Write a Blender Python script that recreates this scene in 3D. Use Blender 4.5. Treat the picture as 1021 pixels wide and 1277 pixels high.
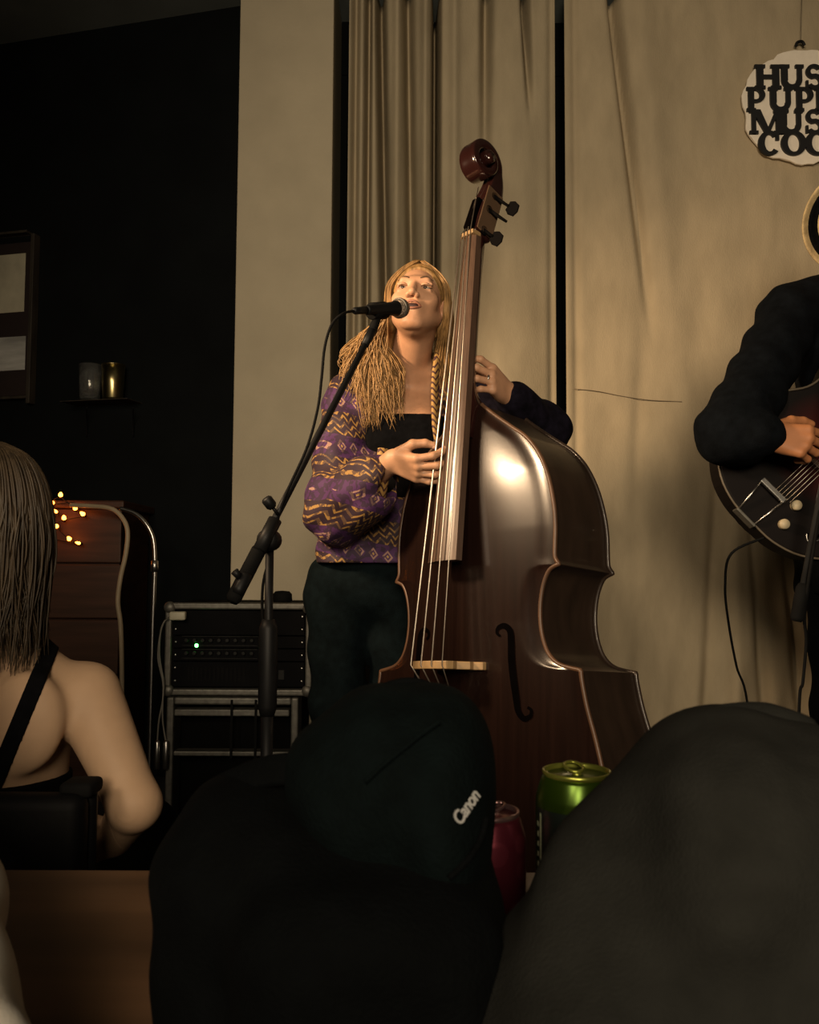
import bpy, bmesh, math, random
import numpy as np
from mathutils import Vector, Matrix

random.seed(7); np.random.seed(7)
for o in list(bpy.data.objects): bpy.data.objects.remove(o)
scene = bpy.context.scene
COL = scene.collection
R = math.radians

# ------------------------------------------------------------------ camera
FPX = 1100.0; CW, CH = 1021, 1277
CAMZ = 1.05; PITCH = R(3.5); ROLL = R(0.3)
_f = Vector((0, math.cos(PITCH), math.sin(PITCH))); _u0 = Vector((0, -math.sin(PITCH), math.cos(PITCH))); _r0 = Vector((1, 0, 0))
CR = _r0*math.cos(ROLL) + _u0*math.sin(ROLL); CU = _u0*math.cos(ROLL) - _r0*math.sin(ROLL)
cam = bpy.data.cameras.new('camera'); cam.sensor_fit = 'VERTICAL'; cam.sensor_height = 24.0
cam.lens = FPX/CH*24.0; cam.clip_start = 0.02
co = bpy.data.objects.new('camera', cam); COL.objects.link(co)
co.matrix_world = Matrix(((CR.x, CU.x, -_f.x, 0), (CR.y, CU.y, -_f.y, 0), (CR.z, CU.z, -_f.z, CAMZ), (0, 0, 0, 1)))
scene.camera = co
cam.dof.use_dof = True; cam.dof.focus_distance = 2.3; cam.dof.aperture_fstop = 11.0

def W(px, py, Y):
    """a point of the room seen along a sight line, at room depth Y"""
    d = CR*((px-CW/2)/FPX) + CU*(-(py-CH/2)/FPX) + _f
    t = Y/d.y
    return Vector((0, 0, CAMZ)) + d*t

# ------------------------------------------------------------------ world, lamps, exposure
w = bpy.data.worlds.new('world'); scene.world = w; w.use_nodes = True
bg = w.node_tree.nodes['Background']; bg.inputs[0].default_value = (0.01, 0.014, 0.016, 1); bg.inputs[1].default_value = 0.3
scene.view_settings.view_transform = 'Standard'; scene.view_settings.look = 'None'
scene.view_settings.exposure = 0.0; scene.view_settings.gamma = 1.0; scene.view_settings.use_curve_mapping = False
def spot(name, loc, target, power, angle, blend, col, size):
    l = bpy.data.lights.new(name, 'SPOT'); l.energy = power; l.spot_size = R(angle); l.spot_blend = blend
    l.color = col; l.shadow_soft_size = size
    o = bpy.data.objects.new(name, l); COL.objects.link(o); o.location = loc
    o.rotation_euler = (Vector(target)-Vector(loc)).to_track_quat('-Z', 'Y').to_euler()
    return o
spot('stage_lamp', (-1.15, 1.63, 1.94), (0.16, 2.36, 1.48), 165, 72, 0.75, (1.0, 0.69, 0.41), 0.12)
spot('room_lamp', (0.02, -2.0, 1.80), (0.95, 3.4, 1.70), 350, 78, 1.0, (1.0, 0.81, 0.57), 0.42)
spot('fill_lamp', (-1.0, -1.7, 2.5), (0.85, 3.4, 1.60), 190, 70, 1.0, (1.0, 0.80, 0.56), 0.30)  # added fill without a known source, lightens the guitarist's shadow on the curtain

# ------------------------------------------------------------------ materials
MATS = {}
def nodes_of(m): return m.node_tree.nodes, m.node_tree.links
def mat(name, col, rough=0.6, metal=0.0, var=0.15, scale=20.0, bump=0.0, bscale=None, coat=0.0, emit=None, estr=0.0, sheen=0.0, spec=0.5, stretch=(1, 1, 1), alpha_tr=0.0):
    if name in MATS: return MATS[name]
    m = bpy.data.materials.new(name); m.use_nodes = True
    N, L = nodes_of(m); b = N['Principled BSDF']
    b.inputs['Roughness'].default_value = rough; b.inputs['Metallic'].default_value = metal
    b.inputs['Coat Weight'].default_value = coat; b.inputs['Coat Roughness'].default_value = 0.12
    b.inputs['Sheen Weight'].default_value = sheen; b.inputs['Specular IOR Level'].default_value = spec
    b.inputs['Transmission Weight'].default_value = alpha_tr
    tc = N.new('ShaderNodeTexCoord'); mp = N.new('ShaderNodeMapping'); mp.inputs['Scale'].default_value = stretch
    L.new(tc.outputs['Object'], mp.inputs[0])
    nz = N.new('ShaderNodeTexNoise'); nz.inputs['Scale'].default_value = scale; nz.inputs['Detail'].default_value = 5
    L.new(mp.outputs[0], nz.inputs[0])
    rp = N.new('ShaderNodeValToRGB'); c = np.array(col)
    rp.color_ramp.elements[0].position = 0.3; rp.color_ramp.elements[1].position = 0.7
    rp.color_ramp.elements[0].color = (*np.clip(c*(1-var), 0, 1), 1); rp.color_ramp.elements[1].color = (*np.clip(c*(1+var), 0, 1), 1)
    L.new(nz.outputs[0], rp.inputs[0]); L.new(rp.outputs[0], b.inputs['Base Color'])
    if bump > 0:
        n2 = N.new('ShaderNodeTexNoise'); n2.inputs['Scale'].default_value = bscale or scale*4; n2.inputs['Detail'].default_value = 3
        L.new(mp.outputs[0], n2.inputs[0])
        bp = N.new('ShaderNodeBump'); bp.inputs['Strength'].default_value = bump; bp.inputs['Distance'].default_value = 0.004
        L.new(n2.outputs[0], bp.inputs['Height']); L.new(bp.outputs[0], b.inputs['Normal'])
    if emit: b.inputs['Emission Color'].default_value = (*emit, 1); b.inputs['Emission Strength'].default_value = estr
    MATS[name] = m
    return m

class NG:
    """tiny helper for maths in a node tree"""
    def __init__(s, m): s.N, s.L = nodes_of(m)
    def m(s, op, a, b=None, c=None):
        n = s.N.new('ShaderNodeMath'); n.operation = op
        for i, v in enumerate((a, b, c)):
            if v is None: continue
            if isinstance(v, (int, float)): n.inputs[i].default_value = v
            else: s.L.new(v, n.inputs[i])
        return n.outputs[0]
    def mix(s, f, a, b):
        n = s.N.new('ShaderNodeMix'); n.data_type = 'RGBA'
        for sock, v in ((n.inputs[0], f), (n.inputs[6], a), (n.inputs[7], b)):
            if isinstance(v, tuple): sock.default_value = (*v, 1)
            elif isinstance(v, (int, float)): sock.default_value = v
            else: s.L.new(v, sock)
        return n.outputs[2]

def kimono_material():
    m = bpy.data.materials.new('woven_kimono'); m.use_nodes = True
    g = NG(m); N, L = g.N, g.L; b = N['Principled BSDF']; b.inputs['Roughness'].default_value = 0.75
    tc = N.new('ShaderNodeTexCoord')
    nz = N.new('ShaderNodeTexNoise'); nz.inputs['Scale'].default_value = 5.0
    L.new(tc.outputs['Object'], nz.inputs[0])
    sx = N.new('ShaderNodeSeparateXYZ'); L.new(tc.outputs['Object'], sx.inputs[0])
    wob = g.m('MULTIPLY', g.m('SUBTRACT', nz.outputs[0], 0.5), 0.05)
    u = g.m('ADD', g.m('ADD', sx.outputs[0], g.m('MULTIPLY', sx.outputs[1], 0.7)), wob)
    v = g.m('ADD', g.m('ADD', sx.outputs[2], wob), g.m('MULTIPLY', sx.outputs[0], 0.25))
    tri = g.m('ABSOLUTE', g.m('SUBTRACT', g.m('FRACT', g.m('MULTIPLY', u, 38.0)), 0.5))
    zig = g.m('FRACT', g.m('MULTIPLY', g.m('ADD', v, g.m('MULTIPLY', tri, 0.034)), 48.0))
    line = g.m('LESS_THAN', zig, 0.36)
    band = g.m('FRACT', g.m('MULTIPLY', v, 7.4))
    inband = g.m('LESS_THAN', band, 0.52)
    zline = g.m('MULTIPLY', line, inband)
    # diamonds in the purple bands
    tu = g.m('ABSOLUTE', g.m('SUBTRACT', g.m('FRACT', g.m('MULTIPLY', u, 26.0)), 0.5))
    tv = g.m('ABSOLUTE', g.m('SUBTRACT', band, 0.76))
    dia = g.m('ADD', tu, g.m('MULTIPLY', tv, 2.6))
    dline = g.m('MULTIPLY', g.m('LESS_THAN', dia, 0.36), g.m('GREATER_THAN', dia, 0.22))
    dcore = g.m('LESS_THAN', dia, 0.10)
    base = g.mix(inband, (0.055, 0.014, 0.075), (0.022, 0.007, 0.014))
    c = g.mix(zline, base, (0.30, 0.165, 0.045))
    c = g.mix(g.m('MULTIPLY', dline, g.m('SUBTRACT', 1.0, inband)), c, (0.30, 0.17, 0.14))
    c = g.mix(g.m('MULTIPLY', dcore, g.m('SUBTRACT', 1.0, inband)), c, (0.36, 0.22, 0.07))
    n2 = N.new('ShaderNodeTexNoise'); n2.inputs['Scale'].default_value = 60
    L.new(tc.outputs['Object'], n2.inputs[0])
    c = g.mix(g.m('MULTIPLY', g.m('GREATER_THAN', n2.outputs[0], 0.50), 0.75), c, (0.02, 0.008, 0.02))
    L.new(c, b.inputs['Base Color'])
    MATS['woven_kimono'] = m
    return m
def trim_material():
    m = bpy.data.materials.new('kimono_trim'); m.use_nodes = True
    g = NG(m); N, L = g.N, g.L; b = N['Principled BSDF']; b.inputs['Roughness'].default_value = 0.7
    tc = N.new('ShaderNodeTexCoord'); sx = N.new('ShaderNodeSeparateXYZ'); L.new(tc.outputs['Object'], sx.inputs[0])
    tri = g.m('ABSOLUTE', g.m('SUBTRACT', g.m('FRACT', g.m('MULTIPLY', g.m('ADD', sx.outputs[0], sx.outputs[1]), 28.0)), 0.5))
    zig = g.m('FRACT', g.m('MULTIPLY', g.m('ADD', sx.outputs[2], g.m('MULTIPLY', tri, 0.03)), 55.0))
    L.new(g.mix(g.m('LESS_THAN', zig, 0.38), (0.42, 0.24, 0.07), (0.06, 0.02, 0.02)), b.inputs['Base Color'])
    MATS['kimono_trim'] = m
    return m

SKIN = mat('skin', (0.50, 0.27, 0.16), 0.5, var=0.10, scale=30, bump=0.08, bscale=300, spec=0.4)
HAIRM = mat('blonde_hair', (0.30, 0.17, 0.062), 0.5, var=0.5, scale=35, stretch=(3, 3, 0.4), spec=0.4)
BLACKCLOTH = mat('black_cloth', (0.0035, 0.0035, 0.0042), 0.95, var=0.3, scale=60, bump=0.2, bscale=200, spec=0.06)
BLACKMETAL = mat('black_metal', (0.006, 0.006, 0.0065), 0.5, var=0.2, spec=0.2)
CHROME = mat('brushed_steel', (0.45, 0.44, 0.42), 0.32, metal=1.0, var=0.1, scale=40)
DIMSTEEL = mat('aluminium_edge', (0.13, 0.125, 0.11), 0.5, metal=0.6, var=0.25, scale=60)
RUBBER = mat('black_rubber', (0.005, 0.005, 0.005), 0.85, var=0.2, spec=0.1)
KIM = kimono_material(); TRIM = trim_material()

# ------------------------------------------------------------------ mesh helpers
def link(name, me, m=None, parent=None, smooth=True):
    o = bpy.data.objects.new(name, me); COL.objects.link(o)
    if m is not None: me.materials.append(m)
    if smooth and len(me.polygons): me.polygons.foreach_set('use_smooth', [True]*len(me.polygons))
    if parent is not None: o.parent = parent
    return o
def meshd(name, v, f):
    me = bpy.data.meshes.new(name); me.from_pydata([tuple(p) for p in v], [], [tuple(q) for q in f]); me.update()
    return me
def frombm(bm, name):
    bmesh.ops.recalc_face_normals(bm, faces=bm.faces)
    me = bpy.data.meshes.new(name); bm.to_mesh(me); bm.free(); return me
def tag(o, label, cat, group=None, kind=None):
    if label: o['label'] = label
    if cat: o['category'] = cat
    if group: o['group'] = group
    if kind: o['kind'] = kind
    return o
def thing(name, label, cat, loc=(0, 0, 0), group=None):
    o = bpy.data.objects.new(name, None); COL.objects.link(o); o.location = loc; o.empty_display_size = 0.1
    return tag(o, label, cat, group)
def put(name, me, m, parent, smooth=True):
    """part given in room coordinates under a thing that stands at its base"""
    o = link(name, me, m, None, smooth)
    if parent is not None:
        o.parent = parent
        off = Vector((0, 0, 0)); p = parent
        while p is not None: off += p.location; p = p.parent
        me.transform(Matrix.Translation(-off))
    return o
def struct(name, me, m, smooth=False):
    o = link(name, me, m, None, smooth); o['kind'] = 'structure'; return o
def box(lo, hi, bev=0.0, seg=2, rot=None, name='box'):
    lo, hi = Vector(lo), Vector(hi); c = (lo+hi)/2; s = hi-lo
    bm = bmesh.new(); bmesh.ops.create_cube(bm, size=1)
    for v in bm.verts: v.co = Vector((v.co.x*s.x, v.co.y*s.y, v.co.z*s.z))
    if bev > 0: bmesh.ops.bevel(bm, geom=bm.edges[:], offset=bev, segments=seg, profile=0.5, affect='EDGES')
    M = Matrix.Translation(c) @ (rot.to_4x4() if rot is not None else Matrix.Identity(4))
    bm.transform(M)
    return frombm(bm, name)
def smooth_path(pts, n=8):
    P = [Vector(p) for p in pts]; out = []
    for i in range(len(P)-1):
        p0 = P[max(i-1, 0)]; p1 = P[i]; p2 = P[i+1]; p3 = P[min(i+2, len(P)-1)]
        for k in range(n):
            t = k/n
            out.append(0.5*((2*p1)+(p2-p0)*t+(2*p0-5*p1+4*p2-p3)*t*t+(3*p1-p0-3*p2+p3)*t*t*t))
    out.append(P[-1]); return out
def tube(pts, r, seg=10, caps=True, flat=None, name='tube'):
    P = [Vector(p) for p in pts]; n = len(P)
    rr = [r]*n if isinstance(r, (int, float)) else list(r)
    if len(rr) != n: rr = list(np.interp(np.linspace(0, 1, n), np.linspace(0, 1, len(rr)), rr))
    vs, fs = [], []
    T = [(P[min(i+1, n-1)]-P[max(i-1, 0)]).normalized() for i in range(n)]
    nrm = T[0].orthogonal().normalized()
    for i in range(n):
        nrm = (nrm - T[i]*nrm.dot(T[i]))
        nrm = nrm.normalized() if nrm.length > 1e-6 else T[i].orthogonal().normalized()
        bi = T[i].cross(nrm)
        for k in range(seg):
            a = 2*math.pi*k/seg
            vs.append(P[i] + (nrm*math.cos(a)+bi*math.sin(a)*(flat or 1.0))*rr[i])
    for i in range(n-1):
        for k in range(seg):
            a = i*seg+k; b = i*seg+(k+1) % seg
            fs.append((a, b, b+seg, a+seg))
    if caps: fs.append(tuple(range(seg))[::-1]); fs.append(tuple((n-1)*seg+k for k in range(seg)))
    return meshd(name, vs, fs)
def lathe(prof, seg=32, M=None, name='lathe'):
    """profile of (radius, height) turned about z"""
    vs, fs = [], []
    for r, z in prof:
        for k in range(seg):
            a = 2*math.pi*k/seg; vs.append(Vector((r*math.cos(a), r*math.sin(a), z)))
    n = len(prof)
    for i in range(n-1):
        for k in range(seg):
            a = i*seg+k; b = i*seg+(k+1) % seg; fs.append((a, b, b+seg, a+seg))
    fs.append(tuple(range(seg))[::-1]); fs.append(tuple((n-1)*seg+k for k in range(seg)))
    me = meshd(name, vs, fs)
    if M is not None: me.transform(M)
    return me
def axisM(p, d, up=None):
    """matrix carrying +z onto direction d at point p"""
    q = Vector(d).normalized().to_track_quat('Z', 'Y')
    return Matrix.Translation(p) @ q.to_matrix().to_4x4()
def joinm(meshes, name='joined'):
    bm = bmesh.new()
    for me in meshes: bm.from_mesh(me); bpy.data.meshes.remove(me)
    me = bpy.data.meshes.new(name); bm.to_mesh(me); bm.free(); return me
def sph(c, r, seg=16, ring=10, name='ball', M=None):
    bm = bmesh.new(); bmesh.ops.create_uvsphere(bm, u_segments=seg, v_segments=ring, radius=1.0)
    r = (r, r, r) if isinstance(r, (int, float)) else r
    for v in bm.verts: v.co = Vector((v.co.x*r[0], v.co.y*r[1], v.co.z*r[2]))
    if M is not None: bm.transform(M)
    bm.transform(Matrix.Translation(c))
    return frombm(bm, name)
def poly_prism(pts2, th, M, name='plate', bev=0.0):
    """outline in local x,z extruded along local y by th"""
    bm = bmesh.new()
    a = [bm.verts.new((p[0], 0, p[1])) for p in pts2]; f = bm.faces.new(a)
    r = bmesh.ops.extrude_face_region(bm, geom=[f])
    for v in [g for g in r['geom'] if isinstance(g, bmesh.types.BMVert)]: v.co.y += th
    if bev > 0:
        bmesh.ops.bevel(bm, geom=[e for e in bm.edges if abs(e.verts[0].co.y-e.verts[1].co.y) < 1e-7], offset=bev, segments=2, profile=0.5, affect='EDGES')
    bm.transform(M)
    return frombm(bm, name)

# ------------------------------------------------------------------ soft bodies: distance fields -> one continuous mesh
class Field:
    def __init__(s, lo, hi, h):
        s.lo = np.array(lo, dtype=np.float32); s.h = h
        s.n = np.maximum(((np.array(hi)-s.lo)/h).astype(int)+1, 4)
        s.ax = [s.lo[i]+np.arange(s.n[i], dtype=np.float32)*h for i in range(3)]
        s.F = np.full(tuple(s.n), 0.3, dtype=np.float32)
    def sub_box(s, lo, hi, pad):
        sl = []
        for i in range(3):
            a = int(max(0, math.floor((lo[i]-pad-s.lo[i])/s.h))); b = int(min(s.n[i], math.ceil((hi[i]+pad-s.lo[i])/s.h)+1))
            if b <= a: return None, None
            sl.append(slice(a, b))
        P = np.meshgrid(s.ax[0][sl[0]], s.ax[1][sl[1]], s.ax[2][sl[2]], indexing='ij', sparse=True)
        return tuple(sl), P
    def op(s, prim, k=0.01, mode='add'):
        lo, hi, fn = prim
        sl, P = s.sub_box(lo, hi, k*1.5+s.h*4)
        if sl is None: return s
        d = fn(P).astype(np.float32); A = s.F[sl]
        if mode == 'sub':
            d = -d; hh = np.clip(0.5-0.5*(d-A)/k, 0, 1); s.F[sl] = A*hh+d*(1-hh)+k*hh*(1-hh)
        else:
            hh = np.clip(0.5+0.5*(A-d)/k, 0, 1); s.F[sl] = A*(1-hh)+d*hh - k*hh*(1-hh)
        return s
    def add(s, prims, k=0.01):
        for p in prims: s.op(p, k, 'add')
        return s
    def cut(s, prims, k=0.01):
        for p in prims: s.op(p, k, 'sub')
        return s
    def warp(s, fn):
        P = np.meshgrid(*s.ax, indexing='ij', sparse=True); s.F += fn(P).astype(np.float32); return s
    def arrays(s, skip=None):
        F = s.F; h = s.h
        F[0], F[-1] = 0.3, 0.3; F[:, 0], F[:, -1] = 0.3, 0.3; F[:, :, 0], F[:, :, -1] = 0.3, 0.3
        S = F < 0
        cs = [(0,0,0),(1,0,0),(0,1,0),(1,1,0),(0,0,1),(1,0,1),(0,1,1),(1,1,1)]
        n = F.shape
        def cn(A, c): return A[c[0]:n[0]-1+c[0], c[1]:n[1]-1+c[1], c[2]:n[2]-1+c[2]]
        anyS = cn(S, cs[0]).copy(); allS = cn(S, cs[0]).copy()
        for c in cs[1:]: anyS |= cn(S, c); allS &= cn(S, c)
        act = anyS & ~allS
        I = np.argwhere(act); idx = -np.ones(act.shape, dtype=np.int32); idx[act] = np.arange(len(I))
        V = [F[I[:,0]+c[0], I[:,1]+c[1], I[:,2]+c[2]] for c in cs]
        ac = np.zeros((len(I), 3)); ct = np.zeros(len(I))
        for a in range(8):
            for b in range(a+1, 8):
                dd = [cs[b][i]-cs[a][i] for i in range(3)]
                if sum(abs(x) for x in dd) != 1: continue
                m = (V[a] < 0) != (V[b] < 0)
                t = np.where(m, V[a]/np.where(m, V[a]-V[b], 1), 0)
                p = np.array(cs[a])[None]+t[:, None]*np.array(dd)[None]
                ac += p*m[:, None]; ct += m
        pts = s.lo[None]+(I+ac/ct[:, None])*h
        fs = []
        for ax in range(3):
            sl0 = [slice(None)]*3; sl1 = [slice(None)]*3
            sl0[ax] = slice(0, n[ax]-1); sl1[ax] = slice(1, n[ax])
            D = S[tuple(sl0)] != S[tuple(sl1)]
            E = np.argwhere(D); o1, o2 = (ax+1) % 3, (ax+2) % 3
            E = E[(E[:, o1] > 0) & (E[:, o2] > 0) & (E[:, o1] < n[o1]-1) & (E[:, o2] < n[o2]-1)]
            ins = S[E[:,0], E[:,1], E[:,2]]
            def cell(d1, d2):
                C = E.copy(); C[:, o1] -= d1; C[:, o2] -= d2
                return idx[C[:,0], C[:,1], C[:,2]]
            q = np.stack([cell(1,1), cell(0,1), cell(0,0), cell(1,0)], 1)
            q[~ins] = q[~ins][:, ::-1]
            fs.append(q)
        fs = np.concatenate(fs); fs = fs[(fs >= 0).all(1)]
        if skip:
            cen = pts[fs].mean(1); keep = np.ones(len(fs), bool)
            for lo, hi in skip: keep &= ~((cen > np.array(lo)).all(1) & (cen < np.array(hi)).all(1))
            fs = fs[keep]
        return pts, fs
def np_mesh(name, parts, iters=0):
    off = 0; VV, FF = [], []
    for p, f in parts: VV.append(p); FF.append(f+off); off += len(p)
    v = np.concatenate(VV); f = np.concatenate(FF)
    me = bpy.data.meshes.new(name)
    me.vertices.add(len(v)); me.vertices.foreach_set('co', v.astype(np.float32).ravel())
    me.loops.add(f.size); me.loops.foreach_set('vertex_index', f.astype(np.int32).ravel())
    me.polygons.add(len(f)); me.polygons.foreach_set('loop_start', np.arange(0, f.size, 4, dtype=np.int32))
    me.update(calc_edges=True); me.validate()
    return me
def cone(a, b, ra, rb):
    a = np.array(a, dtype=np.float32); b = np.array(b, dtype=np.float32); r = max(ra, rb); ba = b-a; L2 = float(ba@ba)+1e-12
    def fn(P):
        q = [P[i]-a[i] for i in range(3)]
        t = np.clip((q[0]*ba[0]+q[1]*ba[1]+q[2]*ba[2])/L2, 0, 1)
        return np.sqrt((q[0]-t*ba[0])**2+(q[1]-t*ba[1])**2+(q[2]-t*ba[2])**2)-(ra+(rb-ra)*t)
    return np.minimum(a, b)-r, np.maximum(a, b)+r, fn
def ell(c, r, B=None):
    """ellipsoid; B = three axis vectors"""
    c = np.array(c, dtype=np.float32); r = np.array(r, dtype=np.float32)
    B = np.eye(3) if B is None else np.array([list(x) for x in B], dtype=np.float32)
    e = np.abs(B.T) @ r
    def fn(P):
        q = [P[i]-c[i] for i in range(3)]
        l = [sum(B[j][i]*q[i] for i in range(3)) for j in range(3)]
        k0 = np.sqrt(sum((l[j]/r[j])**2 for j in range(3))); k1 = np.sqrt(sum((l[j]/r[j]**2)**2 for j in range(3)))+1e-9
        return k0*(k0-1)/k1
    return c-e, c+e, fn
def rbox(c, half, rad, B=None):
    c = np.array(c, dtype=np.float32); hf = np.array(half, dtype=np.float32)-rad
    B = np.eye(3) if B is None else np.array([list(x) for x in B], dtype=np.float32)
    e = np.abs(B.T) @ np.array(half)
    def fn(P):
        q = [P[i]-c[i] for i in range(3)]
        l = [np.abs(sum(B[j][i]*q[i] for i in range(3)))-hf[j] for j in range(3)]
        return np.sqrt(sum(np.maximum(x, 0)**2 for x in l))+np.minimum(np.maximum(np.maximum(l[0], l[1]), l[2]), 0)-rad
    return c-e, c+e, fn
def chain(pts, rs):
    return [cone(pts[i], pts[i+1], rs[i], rs[i+1]) for i in range(len(pts)-1)]
def bounds(prims, pad=0.03):
    lo = np.min([p[0] for p in prims], 0)-pad; hi = np.max([p[1] for p in prims], 0)+pad
    return lo, hi
def frame(x, y):
    """orthonormal axes: x kept, y made square to it"""
    x = Vector(x).normalized(); y = Vector(y); y = (y-x*y.dot(x)).normalized(); return x, y, x.cross(y)

def hand_prims(wrist, X, Y, Zsign, curls, spread=(8, 2, -4, -10), thumb=None, scale=1.0):
    """X towards the fingers, Y towards the thumb, Z = palm side. curls: 4 triples in degrees"""
    X, Y, Z = frame(X, Y); Z = Z*Zsign; w = Vector(wrist); s = scale
    def P(x, y, z): return w + (X*x+Y*y+Z*z)*s
    palm, fingers = [], []
    ys = (0.030, 0.010, -0.010, -0.028); xs = (0.088, 0.092, 0.087, 0.078)
    ln = ((0.042, 0.025, 0.021), (0.046, 0.029, 0.022), (0.042, 0.027, 0.021), (0.033, 0.021, 0.019))
    rad = (0.0098, 0.0100, 0.0095, 0.0085); tips = []
    for i in range(4):
        palm.append(cone(P(0.005, ys[i]*0.55, 0), P(xs[i], ys[i], 0), 0.0150*s, 0.0118*s))
        p = P(xs[i], ys[i], 0); a = 0.0; sp = R(spread[i]); r = rad[i]*s
        for j in range(3):
            a += R(curls[i][j]); d = (X*math.cos(sp)+Y*math.sin(sp))*math.cos(a)+Z*math.sin(a)
            q = p+d*ln[i][j]*s; r2 = r*0.93
            fingers.append(cone(p, q, r, r2)); p = q; r = r2
        tips.append((p, d, r))
    palm.append(ell(P(0.035, 0.022, 0.010), (0.030*s, 0.016*s, 0.014*s), (X, Y, Z)))
    palm.append(ell(P(0.045, -0.02, 0.008), (0.035*s, 0.014*s, 0.012*s), (X, Y, Z)))
    th = thumb or ((0.022, 0.026, 0.006), (0.052, 0.052, 0.022), (0.080, 0.060, 0.034), (0.100, 0.060, 0.044))
    fingers += chain([P(*t) for t in th], [0.015*s, 0.012*s, 0.0105*s, 0.009*s])
    tips.append((P(*th[3]), (P(*th[3])-P(*th[2])).normalized(), 0.009*s))
    return palm, fingers, tips, (X, Y, Z)
def nails(tips, Z, m, parent):
    for p, d, r in tips:
        n = (-Z - d*(-Z).dot(d)).normalized(); x = d.cross(n)
        M = Matrix((x, d, n)).transposed().to_4x4()
        put('fingernail', sph(p+n*r*0.80+d*r*0.25, (r*0.62, r*0.85, r*0.28), 10, 6, M=M), m, parent)
NAIL = mat('nail', (0.55, 0.32, 0.24), 0.3, var=0.05)

# ================================================================== the room
STAGE = 0.18
BLACKPAINT = mat('black_wall_paint', (0.0035, 0.0045, 0.005), 0.9, var=0.3, scale=4, bump=0.15, bscale=40, spec=0.15)
CREAM = mat('cream_plaster', (0.46, 0.40, 0.29), 0.85, var=0.06, scale=6, bump=0.25, bscale=140, spec=0.2)
CANVAS = mat('canvas_cloth', (0.45, 0.37, 0.25), 0.95, var=0.10, scale=14, bump=0.35, bscale=260, spec=0.1, stretch=(1, 1, 0.35))
DARKCANVAS = mat('heavy_drape_cloth', (0.40, 0.335, 0.23), 0.95, var=0.10, scale=14, bump=0.35, bscale=260, spec=0.1, stretch=(1, 1, 0.35))
BROWNWALL = mat('brown_room_wall', (0.035, 0.026, 0.020), 0.85, var=0.2, scale=3)
FLOORM = mat('dark_floor_boards', (0.020, 0.014, 0.010), 0.55, var=0.4, scale=9, stretch=(1, 0.1, 1))
STAGEM = mat('stage_carpet', (0.012, 0.012, 0.012), 0.95, var=0.3, scale=60)
CEIL = mat('dark_ceiling_paint', (0.15, 0.17, 0.16), 0.9, var=0.15, scale=4)
ZC = 3.42
struct('floor', box((-4.2, -2.6, -0.1), (2.6, 5.6, 0)), FLOORM)
struct('floor_stage', box((-1.9, 1.72, 0.0), (2.55, 3.72, STAGE), 0.01), STAGEM)
struct('ceiling', box((-4.2, -2.6, ZC), (2.6, 5.6, ZC+0.1)), CEIL)
struct('wall_right', box((2.55, -2.6, 0), (2.65, 3.82, ZC)), BROWNWALL)
struct('wall_front', box((-4.2, -2.7, 0), (2.65, -2.6, ZC)), BROWNWALL)
struct('wall_left', box((-4.3, -2.6, 0), (-4.2, 5.6, ZC)), BROWNWALL)
struct('wall_back', box((-0.72, 3.72, 0), (2.65, 3.82, ZC)), BLACKPAINT)
# the black wall that runs back to the left, and the cream pier in front of it
p0 = Vector((-0.70, 3.60, 0)); dv = Vector((-math.cos(R(14)), math.sin(R(14)), 0)); nv = Vector((dv.y, -dv.x, 0))
q = [p0, p0+dv*3.7, p0+dv*3.7-nv*0.1*-1, p0-nv*0.1*-1]
struct('wall_back_left', meshd('w', [Vector((a.x, a.y, 0)) for a in q]+[Vector((a.x, a.y, ZC)) for a in q],
       [(0, 1, 5, 4), (1, 2, 6, 5), (2, 3, 7, 6), (3, 0, 4, 7), (0, 3, 2, 1), (4, 5, 6, 7)]), BLACKPAINT)
struct('trim_1', box((W(412, 500, 3.34).x, 3.712, 3.18), (2.54, 3.72, ZC-.001)), BLACKPAINT)
struct('wall_pier', box((W(291, 500, 3.34).x, 3.34, 0), (W(411, 500, 3.34).x, 3.73, ZC), 0.004), CREAM)

# ------------------------------------------------------------------ curtains
def curtain(name, x0, x1, Y, z0, z1, grooves, ripple, nx, nz, m, label):
    xs = np.linspace(x0, x1, nx); zs = np.linspace(z0, z1, nz)
    X, Z = np.meshgrid(xs, zs); D = np.zeros_like(X)
    for (gx, amp, wd) in grooves:
        D += amp(Z)*np.exp(-((X-gx(Z))/wd)**2)
    D += ripple(X, Z)
    v = np.stack([X, Y+D, Z], -1).reshape(-1, 3)
    fs = [(j*nx+i, j*nx+i+1, (j+1)*nx+i+1, (j+1)*nx+i) for j in range(nz-1) for i in range(nx-1)]
    me = meshd(name, v, fs); o = link(name, me, m)
    s = o.modifiers.new('cloth', 'SOLIDIFY'); s.thickness = 0.004
    return tag(o, label, 'curtain')
YL = 3.40
def zx(px, y=300, Y=YL): return W(px, y, Y).x
def zz(py, Y=YL): return W(510, py, Y).z
def K(v): return lambda Z: np.full_like(Z, v)
def ramp(a, za, b, zb): return lambda Z: a+(b-a)*np.clip((Z-za)/(zb-za), 0, 1)
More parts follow.
